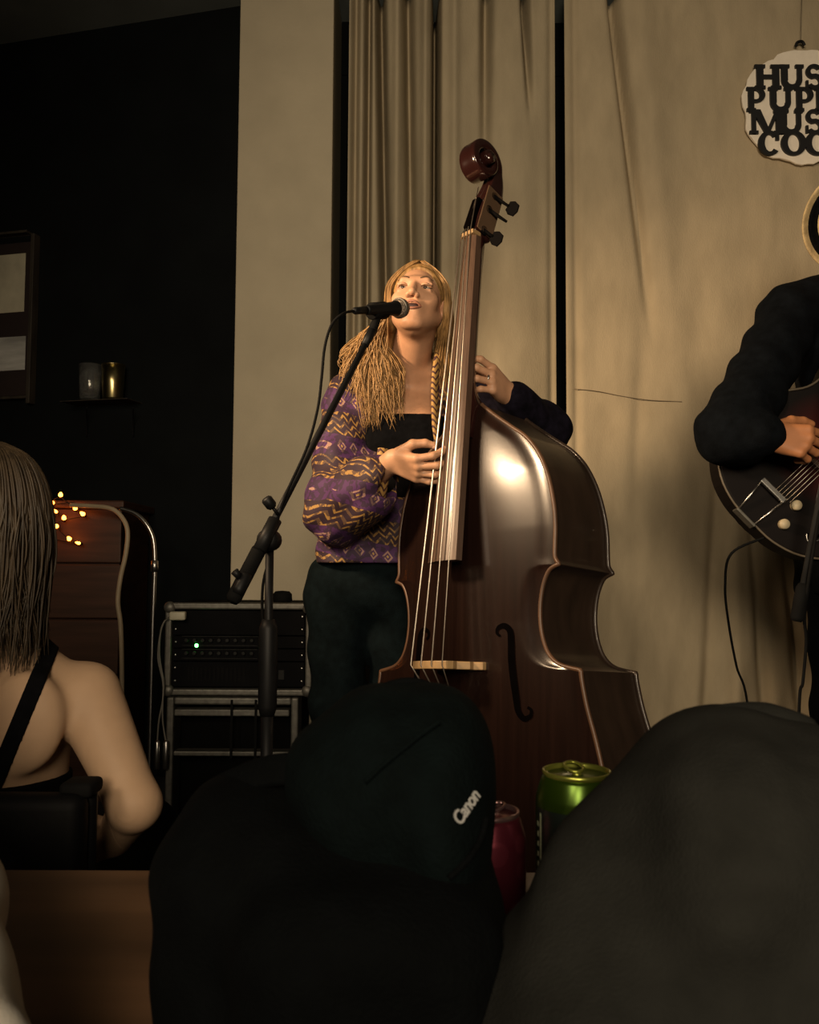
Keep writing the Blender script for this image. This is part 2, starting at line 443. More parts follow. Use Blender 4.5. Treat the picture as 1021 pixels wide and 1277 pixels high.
gr = [(K(zx(441)), K(0.05), 0.014), (K(zx(457)), K(0.09), 0.012), (ramp(zx(484), zz(500), zx(472), zz(0)), K(0.15), 0.016),
      (K(zx(494)), K(-0.03), 0.02), (ramp(zx(516), zz(500), zx(507), zz(0)), K(0.10), 0.018), (K(zx(529)), K(-0.03), 0.018),
      (K(zx(543)), K(0.30), 0.0115), (K(zx(566)), K(-0.02), 0.02), (ramp(zx(603), zz(400), zx(607), zz(0)), ramp(0.0, zz(260), 0.09, zz(20)), 0.020),
      (ramp(zx(664), zz(200), zx(655), zz(0)), ramp(0.0, zz(150), 0.12, zz(0)), 0.014), (K(zx(640)), K(-0.014), 0.06), (K(zx(689)), K(0.02), 0.018)]
curtain('curtain', zx(433), zx(693), YL, 0.20, 3.38, gr,
        lambda X, Z: 0.0025*np.sin(X*47+Z*0.8)+0.005*np.sin(X*19-Z*1.3), 300, 70, DARKCANVAS,
        'beige drape in deep vertical pleats hanging behind the singer')
YR = 3.44
def zr(px, y=300): return W(px, y, YR).x
gr2 = [(ramp(zr(812), zz(420, YR), zr(768), zz(0, YR)), ramp(0.0, zz(430, YR), 0.10, zz(60, YR)), 0.020),
       (ramp(zr(835), zz(420, YR), zr(800), zz(0, YR)), ramp(-0.0, zz(430, YR), -0.022, zz(60, YR)), 0.05),
       (K(zr(718)), K(0.014), 0.015), (ramp(zr(790), zz(600, YR), zr(800), zz(400, YR)), ramp(0.012, zz(520, YR), 0.0, zz(330, YR)), 0.03),
       (ramp(zr(870), zz(900, YR), zr(895), zz(560, YR)), ramp(0.035, zz(700, YR), 0.0, zz(480, YR)), 0.03),
       (ramp(zr(945), zz(900, YR), zr(930), zz(600, YR)), ramp(0.030, zz(700, YR), 0.0, zz(520, YR)), 0.022),
       (ramp(zr(905), zz(900, YR), zr(912), zz(600, YR)), ramp(-0.02, zz(700, YR), 0.0, zz(520, YR)), 0.03),
       (ramp(zr(990), zz(900, YR), zr(965), zz(600, YR)), ramp(0.03, zz(700, YR), 0.0, zz(520, YR)), 0.02)]
sheet = curtain('curtain', zr(705), 2.50, YR, 0.19, 3.38, gr2,
        lambda X, Z: 0.007*np.sin(X*9+1.0)*np.cos(Z*0.9)+0.003*np.sin(X*31+Z*2)+0.010*np.clip(1.5-Z, 0, 1)*np.sin(X*42+2*np.sin(Z*4)), 240, 110, CANVAS,
        'flat beige canvas sheet hung behind the guitarist and the round sign')
SEAM = mat('seam_thread', (0.16, 0.12, 0.075), 0.9)
sp = [W(a, b, YR-0.006) for a, b in ((716, 485), (745, 488), (775, 494), (810, 499), (850, 501))]
put('seam', tube(smooth_path(sp, 5), 0.0013, 6), SEAM, sheet)

# ------------------------------------------------------------------ round sign with cut-out letters
SIGNM = mat('painted_sign_board', (0.95, 0.86, 0.73), 0.8, var=0.05, scale=30)
INK = mat('black_letter', (0.008, 0.008, 0.009), 0.6, var=0.1)
SY = 3.405
sc = W(999, 133, SY); SPX = SY/FPX
sign = thing('wall_sign', 'round torn-edged pale sign with heavy black serif letters hung on the canvas', 'sign', (sc.x, SY, sc.z))
outl = []
for k in range(64):
    a = 2*math.pi*k/64; rr = (75.5+1.8*math.sin(5*a+1)+1.4*math.sin(11*a)+random.uniform(-1.2, 1.2))*SPX
    outl.append((rr*math.cos(a)*1.01, rr*math.sin(a)))
put('board', poly_prism(outl, 0.012, Matrix.Translation(sc), 'board', 0.003), SIGNM, sign, False)
put('hook', tube(smooth_path([W(992, 58, SY), W(994, 53, SY-0.004), W(1000, 52, SY-0.004), W(1003, 57, SY)], 5), 0.006, 8), BLACKMETAL, sign)
put('hanging_wire', tube([W(998, 54, SY), W(1001, -60, SY+0.01)], 0.0009, 5), BLACKMETAL, sign)
def letter_polys(ch):
    """heavy serif capitals on a unit square: list of polygons"""
    P = []
    def rect(x0, y0, x1, y1): P.append([(x0, y0), (x1, y0), (x1, y1), (x0, y1)])
    def arc(cx, cy, rx, ry, t, a0, a1, n=18, ty=None):
        ty = ty or t
        for k in range(n):
            a, b = R(a0+(a1-a0)*k/n), R(a0+(a1-a0)*(k+1)/n)
            P.append([(cx+rx*math.cos(a), cy+ry*math.sin(a)), (cx+rx*math.cos(b), cy+ry*math.sin(b)),
                      (cx+(rx-t)*math.cos(b), cy+(ry-ty)*math.sin(b)), (cx+(rx-t)*math.cos(a), cy+(ry-ty)*math.sin(a))])
    def stem(x, w=0.25, y0=0, y1=1, top=True, bot=True):
        rect(x, y0, x+w, y1)
        if top: rect(x-0.07, y1-0.13, x+w+0.07, y1)
        if bot: rect(x-0.07, y0, x+w+0.07, y0+0.13)
    if ch == 'H': stem(0.08); stem(0.67); rect(0.2, 0.42, 0.8, 0.58)
    elif ch == 'U':
        stem(0.08, 0.25, 0.35, 1, True, False); stem(0.70, 0.19, 0.35, 1, True, False); arc(0.485, 0.38, 0.405, 0.40, 0.22, 180, 360, ty=0.2)
    elif ch == 'P': stem(0.08); arc(0.40, 0.68, 0.42, 0.32, 0.24, -90, 90, ty=0.13); rect(0.2, 0.87, 0.42, 1.0); rect(0.2, 0.36, 0.42, 0.49)
    elif ch == 'M':
        stem(0.04, 0.14); stem(0.82, 0.24); P.append([(0.04, 1), (0.32, 1), (0.62, 0.12), (0.48, 0.0)]); P.append([(0.48, 0.0), (0.60, 0.0), (0.95, 1), (0.82, 1)])
    elif ch == 'S':
        arc(0.48, 0.72, 0.37, 0.30, 0.2, 30, 250, ty=0.15); arc(0.5, 0.30, 0.38, 0.32, 0.2, -150, 80, ty=0.16)
        P.append([(0.30, 0.60), (0.36, 0.42), (0.62, 0.46), (0.58, 0.62)]); rect(0.74, 0.66, 0.86, 0.98); rect(0.10, 0.03, 0.21, 0.34)
    elif ch == 'C': arc(0.5, 0.5, 0.48, 0.53, 0.27, 42, 318, ty=0.16); rect(0.76, 0.62, 0.90, 0.96)
    elif ch == 'O': arc(0.5, 0.5, 0.50, 0.53, 0.26, 0, 360, 28, ty=0.15)
    return P
def add_letter(ch, x0, y0, x1, y1):
    """pixel box on the sign -> letter standing proud of the board"""
    bm = bmesh.new()
    a, b = W(x0, y1, SY-0.001), W(x1, y0, SY-0.001)
    for i, poly in enumerate(letter_polys(ch)):
        f0 = [bm.verts.new((a.x+(b.x-a.x)*p[0], SY-0.011-0.00002*i, a.z+(b.z-a.z)*p[1])) for p in poly]
        f1 = [bm.verts.new((v.co.x, SY+0.001, v.co.z)) for v in f0]
        n = len(f0); bm.faces.new(f0); bm.faces.new(f1[::-1])
        for k in range(n): bm.faces.new((f0[k], f1[k], f1[(k+1) % n], f0[(k+1) % n]))
    put('letter', frombm(bm, 'letter'), INK, sign, False)
for row, (xs, y0, y1) in {'HUS': ((940, 971, 1001), 82, 112), 'PUPP': ((930, 957, 990, 1015), 110, 140), 'MUS': ((935, 970, 1001), 138, 168), 'COO': ((944, 973, 1003), 165, 194)}.items():
    for ch, x in zip(row, xs):
        wd = {'H': 33, 'U': 31, 'S': 27, 'P': 28, 'M': 38, 'C': 29, 'O': 31}[ch]
        add_letter(ch, x, y0, x+wd, y1)

# ------------------------------------------------------------------ things on the black wall
def wall_pt(px, py, off=0.0):
    """point on the black wall (moved towards the room by off)"""
    d = CR*((px-CW/2)/FPX) + CU*(-(py-CH/2)/FPX) + _f; o = Vector((0, 0, CAMZ)); n = Vector((-math.sin(R(14)), -math.cos(R(14)), 0))
    t = ((p0+n*off)-o).dot(n)/d.dot(n)
    return o+d*t
FRAMEW = mat('worn_dark_wood_frame', (0.035, 0.028, 0.020), 0.6, var=0.4, scale=30, stretch=(1, 1, 0.2))
PAPER = mat('faded_print_paper', (0.55, 0.51, 0.38), 0.8, var=0.22, scale=7)
PAPER2 = mat('grey_photo_paper', (0.42, 0.42, 0.40), 0.8, var=0.65, scale=5, stretch=(0.4, 1, 3))
MATBOARD = mat('maroon_mat_board', (0.018, 0.009, 0.008), 0.8)
wn = Vector((-math.sin(R(14)), -math.cos(R(14)), 0)); wt = Vector((math.cos(R(14)), -math.sin(R(14)), 0))
def wslab(x0, y0, x1, y1, off0, off1, bev=0.002):
    a = wall_pt(x0, y1, 0); b = wall_pt(x1, y0, 0); L = (b-a).dot(wt); H = b.z-a.z
    me = box((0, off0, 0), (L, off1, H), bev)
    M = Matrix.Translation(a) @ Matrix((wt, wn, Vector((0, 0, 1)))).transposed().to_4x4()
    me.transform(M); return me
fr = thing('picture_frame', 'large dark wooden frame holding two faded prints on the black wall', 'picture', wall_pt(-30, 505, 0))
put('backing', wslab(-100, 302, 46, 500, 0.002, 0.014), MATBOARD, fr, False)
put('rail', wslab(40, 295, 51, 505, 0.002, 0.045), FRAMEW, fr, False)
put('rail', wslab(-110, 295, -100, 505, 0.002, 0.045), FRAMEW, fr, False)
put('rail', wslab(-100, 293, 40, 305, 0.002, 0.04), FRAMEW, fr, False)
put('rail', wslab(-100, 495, 40, 505, 0.002, 0.04), FRAMEW, fr, False)
put('print', wslab(-92, 317, 35, 399, 0.014, 0.016), PAPER, fr, False)
put('print', wslab(-92, 420, 35, 469, 0.014, 0.016), PAPER2, fr, False)
shelf = thing('wall_shelf', 'thin dark wire bracket shelf holding two small cups on the black wall', 'shelf', wall_pt(136, 505, 0))
put('shelf_board', wslab(96, 503, 178, 507, 0.0, 0.12), FRAMEW, shelf, False)
for px in (108, 166):
    put('bracket', tube(smooth_path([wall_pt(px, 545, 0.004), wall_pt(px, 525, 0.03), wall_pt(px, 508, 0.1)], 5), 0.003, 6), BLACKMETAL, shelf)
GLASSM = mat('clear_glass', (0.85, 0.86, 0.84), 0.05, alpha_tr=0.95, var=0.02)
BRASSM = mat('pale_brass', (0.55, 0.46, 0.22), 0.28, metal=1.0, var=0.12)
for px, m, lab, nm in ((124, GLASSM, 'small clear glass tumbler on the wall shelf', 'drinking_glass'), (152, BRASSM, 'small brass cup on the wall shelf beside a glass', 'metal_cup')):
    b = wall_pt(px, 503, 0.0)+wn*0.07; b.z += 0.001
    s = 4.05/FPX; r = 13*s; h = 40*s
    t = thing(nm, lab, 'cup', b)
    put('bowl', lathe([(r*0.80, 0), (r*0.86, h*0.04), (r*0.95, h*0.5), (r, h), (r*0.93, h), (r*0.88, h*0.5), (r*0.78, h*0.10), (0.001, h*0.08)], 28, Matrix.Translation(b)), m, t)
    put('rim', lathe([(r*0.93, h-0.003), (r*1.02, h-0.003), (r*1.03, h), (r*1.0, h+0.003), (r*0.93, h+0.003)], 28, Matrix.Translation(b)), m, t)

# ------------------------------------------------------------------ wooden cabinet, string lights, hose, bent tube
WOOD = mat('reddish_dark_wood', (0.050, 0.021, 0.011), 0.5, var=0.35, scale=10, stretch=(0.3, 1, 4), spec=0.3)
CY = 3.30
cx0, cx1 = W(-60, 700, CY).x, W(150, 700, CY).x; ctop = W(100, 624, CY).z
cab = thing('wooden_cabinet', 'reddish dark wooden cabinet with horizontal boards glowing under orange fairy lights', 'cabinet', ((cx0+cx1)/2, CY+0.2, 0.0))
put('carcass', box((cx0+0.01, CY+0.02, 0.0), (cx1-0.01, CY+0.38, ctop-0.02)), WOOD, cab, False)
nb = 6; bh = (ctop-0.03-0.02)/nb
for k in range(nb):
    put('board', box((cx0, CY, 0.02+bh*k+0.003), (cx1, CY+0.022, 0.02+bh*(k+1)-0.003), 0.004), WOOD, cab, False)
put('top', box((cx0-0.012, CY-0.015, ctop-0.03), (cx1+0.012, CY+0.39, ctop), 0.006), WOOD, cab, False)
BULB = mat('orange_bulb', (1.0, 0.35, 0.08), 0.4, emit=(1.0, 0.20, 0.02), estr=22.0)
sl = thing('string_lights', 'tangled string of small glowing orange fairy lights on the cabinet', 'lights', W(85, 690, CY-0.03))
lp = [(66, 628), (75, 620), (95, 636), (106, 643), (80, 649), (70, 656), (88, 674), (101, 678), (60, 668), (72, 640)]
Ls = [W(a, b, CY-0.030-0.012*(i % 2)) for i, (a, b) in enumerate(lp)]
put('wire', tube(smooth_path([W(100, 626, CY-0.01)]+Ls+[W(55, 650, CY-0.02)], 6), 0.0018, 6), BLACKMETAL, sl)
for i, p in enumerate(Ls):
    d = Vector((random.uniform(-.5, .5), -0.6, random.uniform(-.4, .8))).normalized()
    M = axisM(p, d); r = 0.0080 if i < 7 else 0.0055
    put('socket', lathe([(0.004, -0.006), (0.0045, 0.0), (0.004, 0.004)], 8, M), RUBBER, sl)
    put('bulb', lathe([(0.003, 0.003), (r, 0.008), (r*0.9, 0.014), (r*0.5, 0.021), (0.0008, 0.024)], 10, M), BULB, sl)
HOSE = mat('beige_rubber_hose', (0.33, 0.26, 0.17), 0.5, var=0.1)
hp = [W(88, 630, 3.22), W(112, 631, 3.2), W(138, 634, 3.18), W(152, 645, 3.17), W(159, 662, 3.16), W(157, 690, 3.16), W(150, 722, 3.16), W(147, 752, 3.16), W(151, 790, 3.16), W(152, 900, 3.16), W(150, 1000, 3.16)]
hp[-1].z = 0.012
tag(link('hose', tube(smooth_path(hp, 8), 0.0085, 10), HOSE), 'pale beige flexible hose drooping from the wooden cabinet', 'hose')
st = thing('bent_tube_stand', 'thin grey metal tube stand with a hooked top beside the rack case', 'stand', Vector((W(189, 900, 3.08).x, 3.08, STAGE)))
tp = [W(150, 634, 3.1), W(168, 640, 3.09), W(182, 653, 3.08), (W(191, 672, 3.08)), W(193, 700, 3.08), W(192, 740, 3.08), W(190, 800, 3.08)]
tp.append(Vector((tp[-1].x, 3.08, STAGE+0.012)))
put('tube', tube(smooth_path(tp, 8), 0.0075, 12), CHROME, st)
put('collar', lathe([(0.009, -0.02), (0.013, -0.018), (0.013, 0.018), (0.009, 0.02)], 16, Matrix.Translation(W(193, 706, 3.08))), CHROME, st)
bc = Vector((tp[-1].x, 3.08, STAGE))
put('base', lathe([(0.055, 0.0), (0.055, 0.02), (0.045, 0.03), (0.012, 0.036)], 32, Matrix.Translation(bc)), BLACKMETAL, st)

# ------------------------------------------------------------------ rack cases
CASE = mat('black_case_laminate', (0.003, 0.003, 0.003), 0.85, var=0.2, bump=0.1, bscale=200, spec=0.06)
PANEL = mat('rack_panel_black', (0.0035, 0.0035, 0.004), 0.8, var=0.2, spec=0.08)
GREYLINE = mat('grey_panel_edge', (0.022, 0.022, 0.021), 0.7, spec=0.1)
LED = mat('green_led', (0.1, 1.0, 0.2), 0.4, emit=(0.08, 1.0, 0.12), estr=18.0)
RY = 2.93
rx0, rx1 = W(205, 800, RY).x, W(389, 800, RY).x
rt, rb = W(300, 752, RY).z, W(300, 868, RY).z
def edge_frame(name, x0, x1, z0, z1, Y, wd, dp, m, parent):
    for lo, hi in (((x0, Y, z0), (x0+wd, Y+dp, z1)), ((x1-wd, Y, z0), (x1, Y+dp, z1)), ((x0+wd, Y, z1-wd), (x1-wd, Y+dp, z1)), ((x0+wd, Y, z0), (x1-wd, Y+dp, z0+wd))):
        put(name, box(lo, hi, 0.006, 3), m, parent, False)
rk = thing('rack_case', 'black rack road case with aluminium edges and a green lit unit, upper of two', 'rack case', ((rx0+rx1)/2, RY+0.2, rb))
put('shell', box((rx0+0.006, RY+0.03, rb), (rx1-0.006, RY+0.37, rt-0.004), 0.006), CASE, rk, False)
edge_frame('edge_extrusion', rx0, rx1, rb, rt, RY, 0.022, 0.035, DIMSTEEL, rk)
for x in (rx0+0.014, rx1-0.014):
    for z in (rb+0.016, rt-0.016): put('ball_corner', sph((x, RY+0.006, z), (0.020, 0.014, 0.020), 16, 10), DIMSTEEL, rk)
x0, x1 = rx0+0.026, rx1-0.026
u = (rt-rb-0.05)/6
lay = [(0, 2, 'amplifier_unit'), (2, 3, 'mixer_unit'), (3, 4, 'effects_unit'), (4, 6, 'blank_panel')]
for a, b, nm in lay:
    p = put(nm, box((x0, RY+0.012, rb+0.026+u*a+0.002), (x1, RY+0.05, rb+0.026+u*b-0.002), 0.002), PANEL, rk, False)
    for sx_ in (x0+0.008, x1-0.008):
        for k in range(a, b): put('rack_screw', lathe([(0.0045, 0), (0.004, 0.003), (0.001, 0.0035)], 10, axisM(Vector((sx_, RY+0.012, rb+0.026+u*(k+0.5))), (0, -1, 0))), CHROME, p)
    zc = rb+0.026+u*(a+b)/2
    if nm in ('mixer_unit', 'effects_unit'):
        for k in range(9):
            put('knob', lathe([(0.007, 0), (0.0065, 0.010), (0.005, 0.012), (0.001, 0.012)], 12, axisM(Vector((x0+0.045+k*0.027, RY+0.012, zc+0.006)), (0, -1, 0))), GREYLINE, p)
        put('panel_line', box((x0+0.03, RY+0.0095, zc-0.012), (x0+0.28, RY+0.013, zc-0.010)), GREYLINE, p, False)
        put('panel_line', box((x0+0.03, RY+0.0095, zc+0.018), (x0+0.28, RY+0.013, zc+0.020)), GREYLINE, p, False)
    if nm == 'amplifier_unit':
        for k in range(14): put('vent_slot', box((x0+0.05+k*0.014, RY+0.0105, zc-0.022), (x0+0.057+k*0.014, RY+0.0125, zc+0.022)), RUBBER, p, False)
        put('power_switch', box((x1-0.085, RY+0.006, zc-0.016), (x1-0.065, RY+0.013, zc+0.016), 0.002), GREYLINE, p, False)
    if nm == 'blank_panel':
        put('led', sph(W(245, 805, RY+0.012), 0.0062, 12, 8), LED, p)
pl = W(222, 768, RY-0.015)
plug = thing('power_adapter', 'white plug adapter with a thin cord on the rack case corner', 'adapter', pl)
WHITEP = mat('white_plastic', (0.42, 0.40, 0.30), 0.5, var=0.05)
put('body', box(pl-Vector((0.026, 0.013, 0.014)), pl+Vector((0.026, 0.013, 0.014)), 0.005, 3), WHITEP, plug)
CORD = mat('grey_cord', (0.16, 0.15, 0.13), 0.5)
for d0, (ex, ey) in ((0, (196, 926)), (1, (207, 926))):
    cp = [W(213, 769, RY-0.015), W(205, 775, RY-0.02), W(200, 790, RY-0.02), W(197+2*d0, 820, RY-0.02), W(203+d0, 850, RY-0.02), W(203, 872, RY-0.02), W(198+5*d0, 900, RY-0.02), W(ex, ey, RY-0.02)]
    put('cord', tube(smooth_path(cp, 6), 0.0028, 8), CORD, plug)
    e = W(ex, ey+14, RY-0.02)
    put('connector', lathe([(0.004, 0.045), (0.009, 0.038), (0.011, 0.0), (0.010, -0.045), (0.007, -0.05)], 14, Matrix.Translation(e)), CHROME, plug)
r2x0, r2x1 = W(208, 900, RY).x, W(372, 900, RY).x
r2 = thing('rack_case', 'open-fronted rack case with pale edge rails under the green lit rack case', 'rack case', ((r2x0+r2x1)/2, RY+0.2, STAGE))
put('shell', box((r2x0+0.006, RY+0.08, STAGE+0.002), (r2x1-0.006, RY+0.37, rb-0.003), 0.006), CASE, r2, False)
edge_frame('edge_extrusion', r2x0, r2x1, STAGE+0.002, rb-0.004, RY-0.01, 0.024, 0.10, DIMSTEEL, r2)
for yy, hh in ((889, 0.022), (940, 0.016)):
    z = W(300, yy, RY).z; put('rail', box((r2x0+0.024, RY-0.004, z-hh/2), (r2x1-0.03, RY+0.05, z+hh/2), 0.004), DIMSTEEL, r2, False)
for px in (288, 318): put('strap', box((W(px, 900, RY).x, RY-0.014, W(300, 945, RY).z), (W(px+3, 900, RY).x, RY-0.010, rb-0.01)), RUBBER, r2, False)
# black amplifier behind, with its socket panel
AY = 3.02; ax0, ax1 = rx1+0.02, 0.05; at = W(400, 745, AY).z
amp = thing('amplifier_box', 'black amplifier box with a two socket panel beside the rack cases', 'amplifier', ((ax0+ax1)/2, AY+0.15, STAGE))
put('body', box((ax0, AY, STAGE), (ax1, AY+0.29, at), 0.012, 3), CASE, amp, False)
sp_ = put('socket_panel', box((W(397, 818, AY).x, AY-0.004, W(400, 840, AY).z), (W(413, 818, AY).x, AY+0.002, W(400, 796, AY).z), 0.002), GREYLINE, amp, False)
for yy in (808, 829):
    put('socket', lathe([(0.016, 0), (0.016, 0.004), (0.011, 0.004), (0.010, -0.001), (0.001, -0.001)], 18, axisM(W(405, yy, AY-0.0045), (0, -1, 0))), RUBBER, sp_)
kn = W(352, 741, 3.05); kn.z = max(kn.z, rt)
box_top = thing('knob_cap', 'small black round cap resting on top of the rack case', 'cap', Vector((W(352, 745, RY+0.12).x, RY+0.12, rt)))
put('body', lathe([(0.030, 0.0), (0.034, 0.006), (0.033, 0.026), (0.024, 0.036), (0.002, 0.038)], 24, Matrix.Translation(Vector((W(352, 745, RY+0.12).x, RY+0.12, rt)))), RUBBER, box_top)

# ================================================================== double bass
VARN = mat('brown_varnish', (0.011, 0.0048, 0.0034), 0.25, var=0.25, scale=5, stretch=(14, 14, 0.6), coat=0.25, bump=0.03, bscale=60)
RIBM = mat('brown_varnish_ribs', (0.024, 0.014, 0.009), 0.45, var=0.3, scale=6, stretch=(4, 4, 1), coat=0.25)
EDGEM = mat('worn_plate_edge', (0.085, 0.042, 0.022), 0.45, var=0.3, scale=12)
EBONY = mat('worn_ebony', (0.085, 0.050, 0.034), 0.36, var=0.2, scale=20, stretch=(10, 10, 0.5), coat=0.2)
PEGW = mat('dark_red_pegbox', (0.022, 0.007, 0.006), 0.16, var=0.2, scale=8, coat=0.6)
PEGFACE = mat('pegbox_side_wood', (0.10, 0.06, 0.035), 0.4, var=0.2, scale=12)
MAPLE = mat('bridge_maple', (0.38, 0.24, 0.11), 0.5, var=0.15, scale=30)
STRINGM = mat('wound_steel_string', (0.75, 0.66, 0.55), 0.35, metal=1.0, var=0.05, scale=300)
HOLE = mat('f_hole_dark', (0.002, 0.0015, 0.0015), 0.9, spec=0.0)
BTH, BLEAN, BTILT = R(-46.9), R(-11.7), R(-7.7)
borg = Vector((0.145, 2.10, 0.813))
TB = Matrix.Translation(borg) @ Matrix.Rotation(BTILT, 4, 'Y') @ Matrix.Rotation(BTH, 4, 'Z') @ Matrix.Rotation(BLEAN, 4, 'X')
ENDZ = -0.475
# endpin tip local: straight below the tail block, long enough to reach the stage
ey = 0.095
tipz = ENDZ; 
while (TB @ Vector((0, ey, tipz))).z > STAGE+0.002: tipz -= 0.002
bass = thing('double_bass', 'brown varnished double bass leaning beside the singer', 'double bass')
bass.matrix_world = TB @ Matrix.Translation((0, ey, tipz))
BINV = Matrix.Translation((0, -ey, -tipz))
def bput(name, me, m, parent=None, smooth=True):
    me.transform(BINV); return link(name, me, m, parent or bass, smooth)
half = [(.030, .640), (.050, .622), (.085, .594), (.130, .560), (.172, .528), (.208, .484), (.235, .425), (.250, .360), (.254, .310), (.252, .265), (.252, .238), (.262, .221),
        (.236, .210), (.219, .180), (.210, .140), (.209, .100), (.216, .060), (.232, .026), (.262, .003), (.316, -.009),
        (.318, -.030), (.330, -.085), (.350, -.150), (.366, -.215), (.370, -.270), (.356, -.330), (.318, -.390), (.250, -.435), (.160, -.462), (.075, -.472), (.004, -.475)]
def resample(p, n):
    p = np.array(p); out = []
    # corners stay sharp: three smooth runs
    cuts = [0, 11, 19, len(p)-1]
    for a, b in zip(cuts[:-1], cuts[1:]):
        seg = smooth_path([Vector((q[0], 0, q[1])) for q in p[a:b+1]], 6)
        out += [(v.x, v.z) for v in (seg if b == len(p)-1 else seg[:-1])]
    out = [list(o) for o in out]
    for i in range(1, len(out)):
        if out[i][1] > out[i-1][1]-1e-5: out[i][1] = out[i-1][1]-1e-5
    return out
HO = resample(half, 0)
def ribd(z): return 0.200-0.035*min(max((z-0.2)/0.44, 0), 1)
AZ = [-.475, -.44, -.35, -.25, -.1, .1, .31, .45, .56, .64]; AW = [.06, .25, .352, .374, .33, .262, .262, .238, .152, .05]
def arch(x, z, hw):
    s = min(abs(x)/max(float(np.interp(z, AZ, AW)), 1e-4), 1.0); t = min(max((0.64-z)/0.25, 0), 1)*min(max((z+0.475)/0.2, 0), 1)
    e = min(max((hw-abs(x))/0.045, 0), 1); e = e*e*(3-2*e)*0.65+0.35*math.sqrt(e)
    return -0.030*(1-s**2.2)**1.3*(0.35+0.65*math.sin(t*math.pi/2))*e
M_ = 48
def plate(y_of, over, th, sign):
    vs, fs = [], []
    for (hx, z) in HO:
        hx2 = hx+over
        for k in range(M_+1):
            x = hx2*(2*k/M_-1); vs.append((x, y_of(x, z, hx2), z))
    n = len(HO); W1 = M_+1
    for i in range(n-1):
        for k in range(M_):
            a = i*W1+k; q = (a, a+1, a+1+W1, a+W1); fs.append(q if sign > 0 else q[::-1])
    # edge band
    base = len(vs); ring = [i*W1+M_ for i in range(n)]+[i*W1 for i in reversed(range(n))]
    for r_ in ring: v = vs[r_]; vs.append((v[0], v[1]+th, v[2]))
    m = len(ring); ef = []
    for i in range(m):
        j = (i+1) % m; q = (ring[i], ring[j], base+j, base+i); ef.append(q)
    return vs, fs, ef
def hw_at(z):
    zs = [-h[1] for h in HO]; return float(np.interp(-z, zs, [h[0] for h in HO]))
vs, fs, ef = plate(lambda x, z, h: -0.004+arch(x, z, h), 0.005, 0.007, 1)
tp_ = bput('top_plate', meshd('top_plate', vs, fs), VARN)
bput('back_plate', (lambda d: meshd('back_plate', d[0], d[1]+d[2]))(plate(lambda x, z, h: ribd(z)+0.001-0*x, 0.005, 0.006, -1)), RIBM, smooth=False)
ring = [(h[0], h[1]) for h in HO]+[(-h[0], h[1]) for h in reversed(HO)]
vs2, fs2 = [], []
for x, z in ring: vs2 += [(x, 0.0, z), (x, ribd(z), z)]
n = len(ring)
for i in range(n): j = (i+1) % n; fs2.append((2*i, 2*i+1, 2*j+1, 2*j))
bput('ribs', meshd('ribs', vs2, fs2), RIBM)
def edge_strip(y):
    pts = [Vector((h[0]+0.004, y(h[1]), h[1])) for h in HO]
    L = [Vector((-p.x, p.y, p.z)) for p in reversed(pts)]
    return tube(pts+L, 0.0052, 8)
bput('plate_edge', edge_strip(lambda z: -0.001), EDGEM)
bput('plate_edge', edge_strip(lambda z: ribd(z)+0.003), RIBM)
# f holes
for s in (1, -1):
    cpts = [(.118, .118), (.108, .128), (.112, .142), (.130, .147), (.146, .132), (.150, .100), (.152, .05), (.158, 0.0), (.166, -.05), (.172, -.085), (.188, -.105), (.206, -.098), (.208, -.082), (.198, -.075)]
    pp = smooth_path([Vector((s*(a*.92+.012), 0, b*.80-.028)) for a, b in cpts], 5); vv, ff = [], []
    for i, p in enumerate(pp):
        t = (pp[min(i+1, len(pp)-1)]-pp[max(i-1, 0)]).normalized(); nn = Vector((t.z, 0, -t.x))
        q = i/(len(pp)-1); wd = 0.0028+0.0065*math.sin(math.pi*q)**1.5
        for e in (-1, 1):
            a = p+nn*wd*e; vv.append((a.x, -0.0062+arch(a.x, a.z, hw_at(a.z)+.005), a.z))
    for i in range(len(pp)-1): ff.append((2*i, 2*i+1, 2*i+3, 2*i+2))
    bput('f_hole', meshd('f', vv, ff), HOLE)
# bridge: a shaped slab standing on two feet
def yb(z): return -0.034
br = [(-.080, 0), (-.080, .016), (-.062, .030), (-.070, .055), (-.052, .085), (-.060, .110), (-.056, .128), (-.030, .138), (0, .141), (.030, .138), (.056, .128), (.060, .110), (.052, .085), (.070, .055), (.062, .030), (.080, .016), (.080, 0), (.045, 0), (.030, .022), (0, .030), (-.030, .022), (-.045, 0)]
bm_ = Matrix(((1, 0, 0, 0), (0, 0, -0.80, -0.030), (0, 1, 0, -0.009), (0, 0, 0, 1)))
bput('bridge', poly_prism(br, 0.018, bm_, 'bridge', 0.002), MAPLE, smooth=False)
# strings / fingerboard geometry
def sy(z): return -0.144+0.104*z            # height of the strings over the plate plane
SX0 = (-.051, -.017, .017, .051); SX1 = (-.0165, -.0055, .0055, .0165)
NUTZ = 1.106; FBE = 0.24
def fb_half(z): return 0.021+(0.046-0.021)*(NUTZ-z)/(NUTZ-FBE)
vv, ff = [], []; NS = 10; nz_ = 14
for i in range(nz_+1):
    z = FBE+(NUTZ-FBE)*i/nz_; hw = fb_half(z)
    for k in range(NS+1):
        a = -1+2*k/NS; vv.append((hw*a, sy(z)+0.010+0.004*(i < 1)*0+0.010*(a*a), z))
    for k in range(NS+1):
        a = 1-2*k/NS; vv.append((hw*a, sy(z)+0.040, z))
Wd = 2*(NS+1)
for i in range(nz_):
    for k in range(Wd): a = i*Wd+k; b = i*Wd+(k+1) % Wd; ff.append((a, b, b+Wd, a+Wd))
ff.append(tuple(range(Wd))[::-1]); ff.append(tuple(nz_*Wd+k for k in range(Wd)))
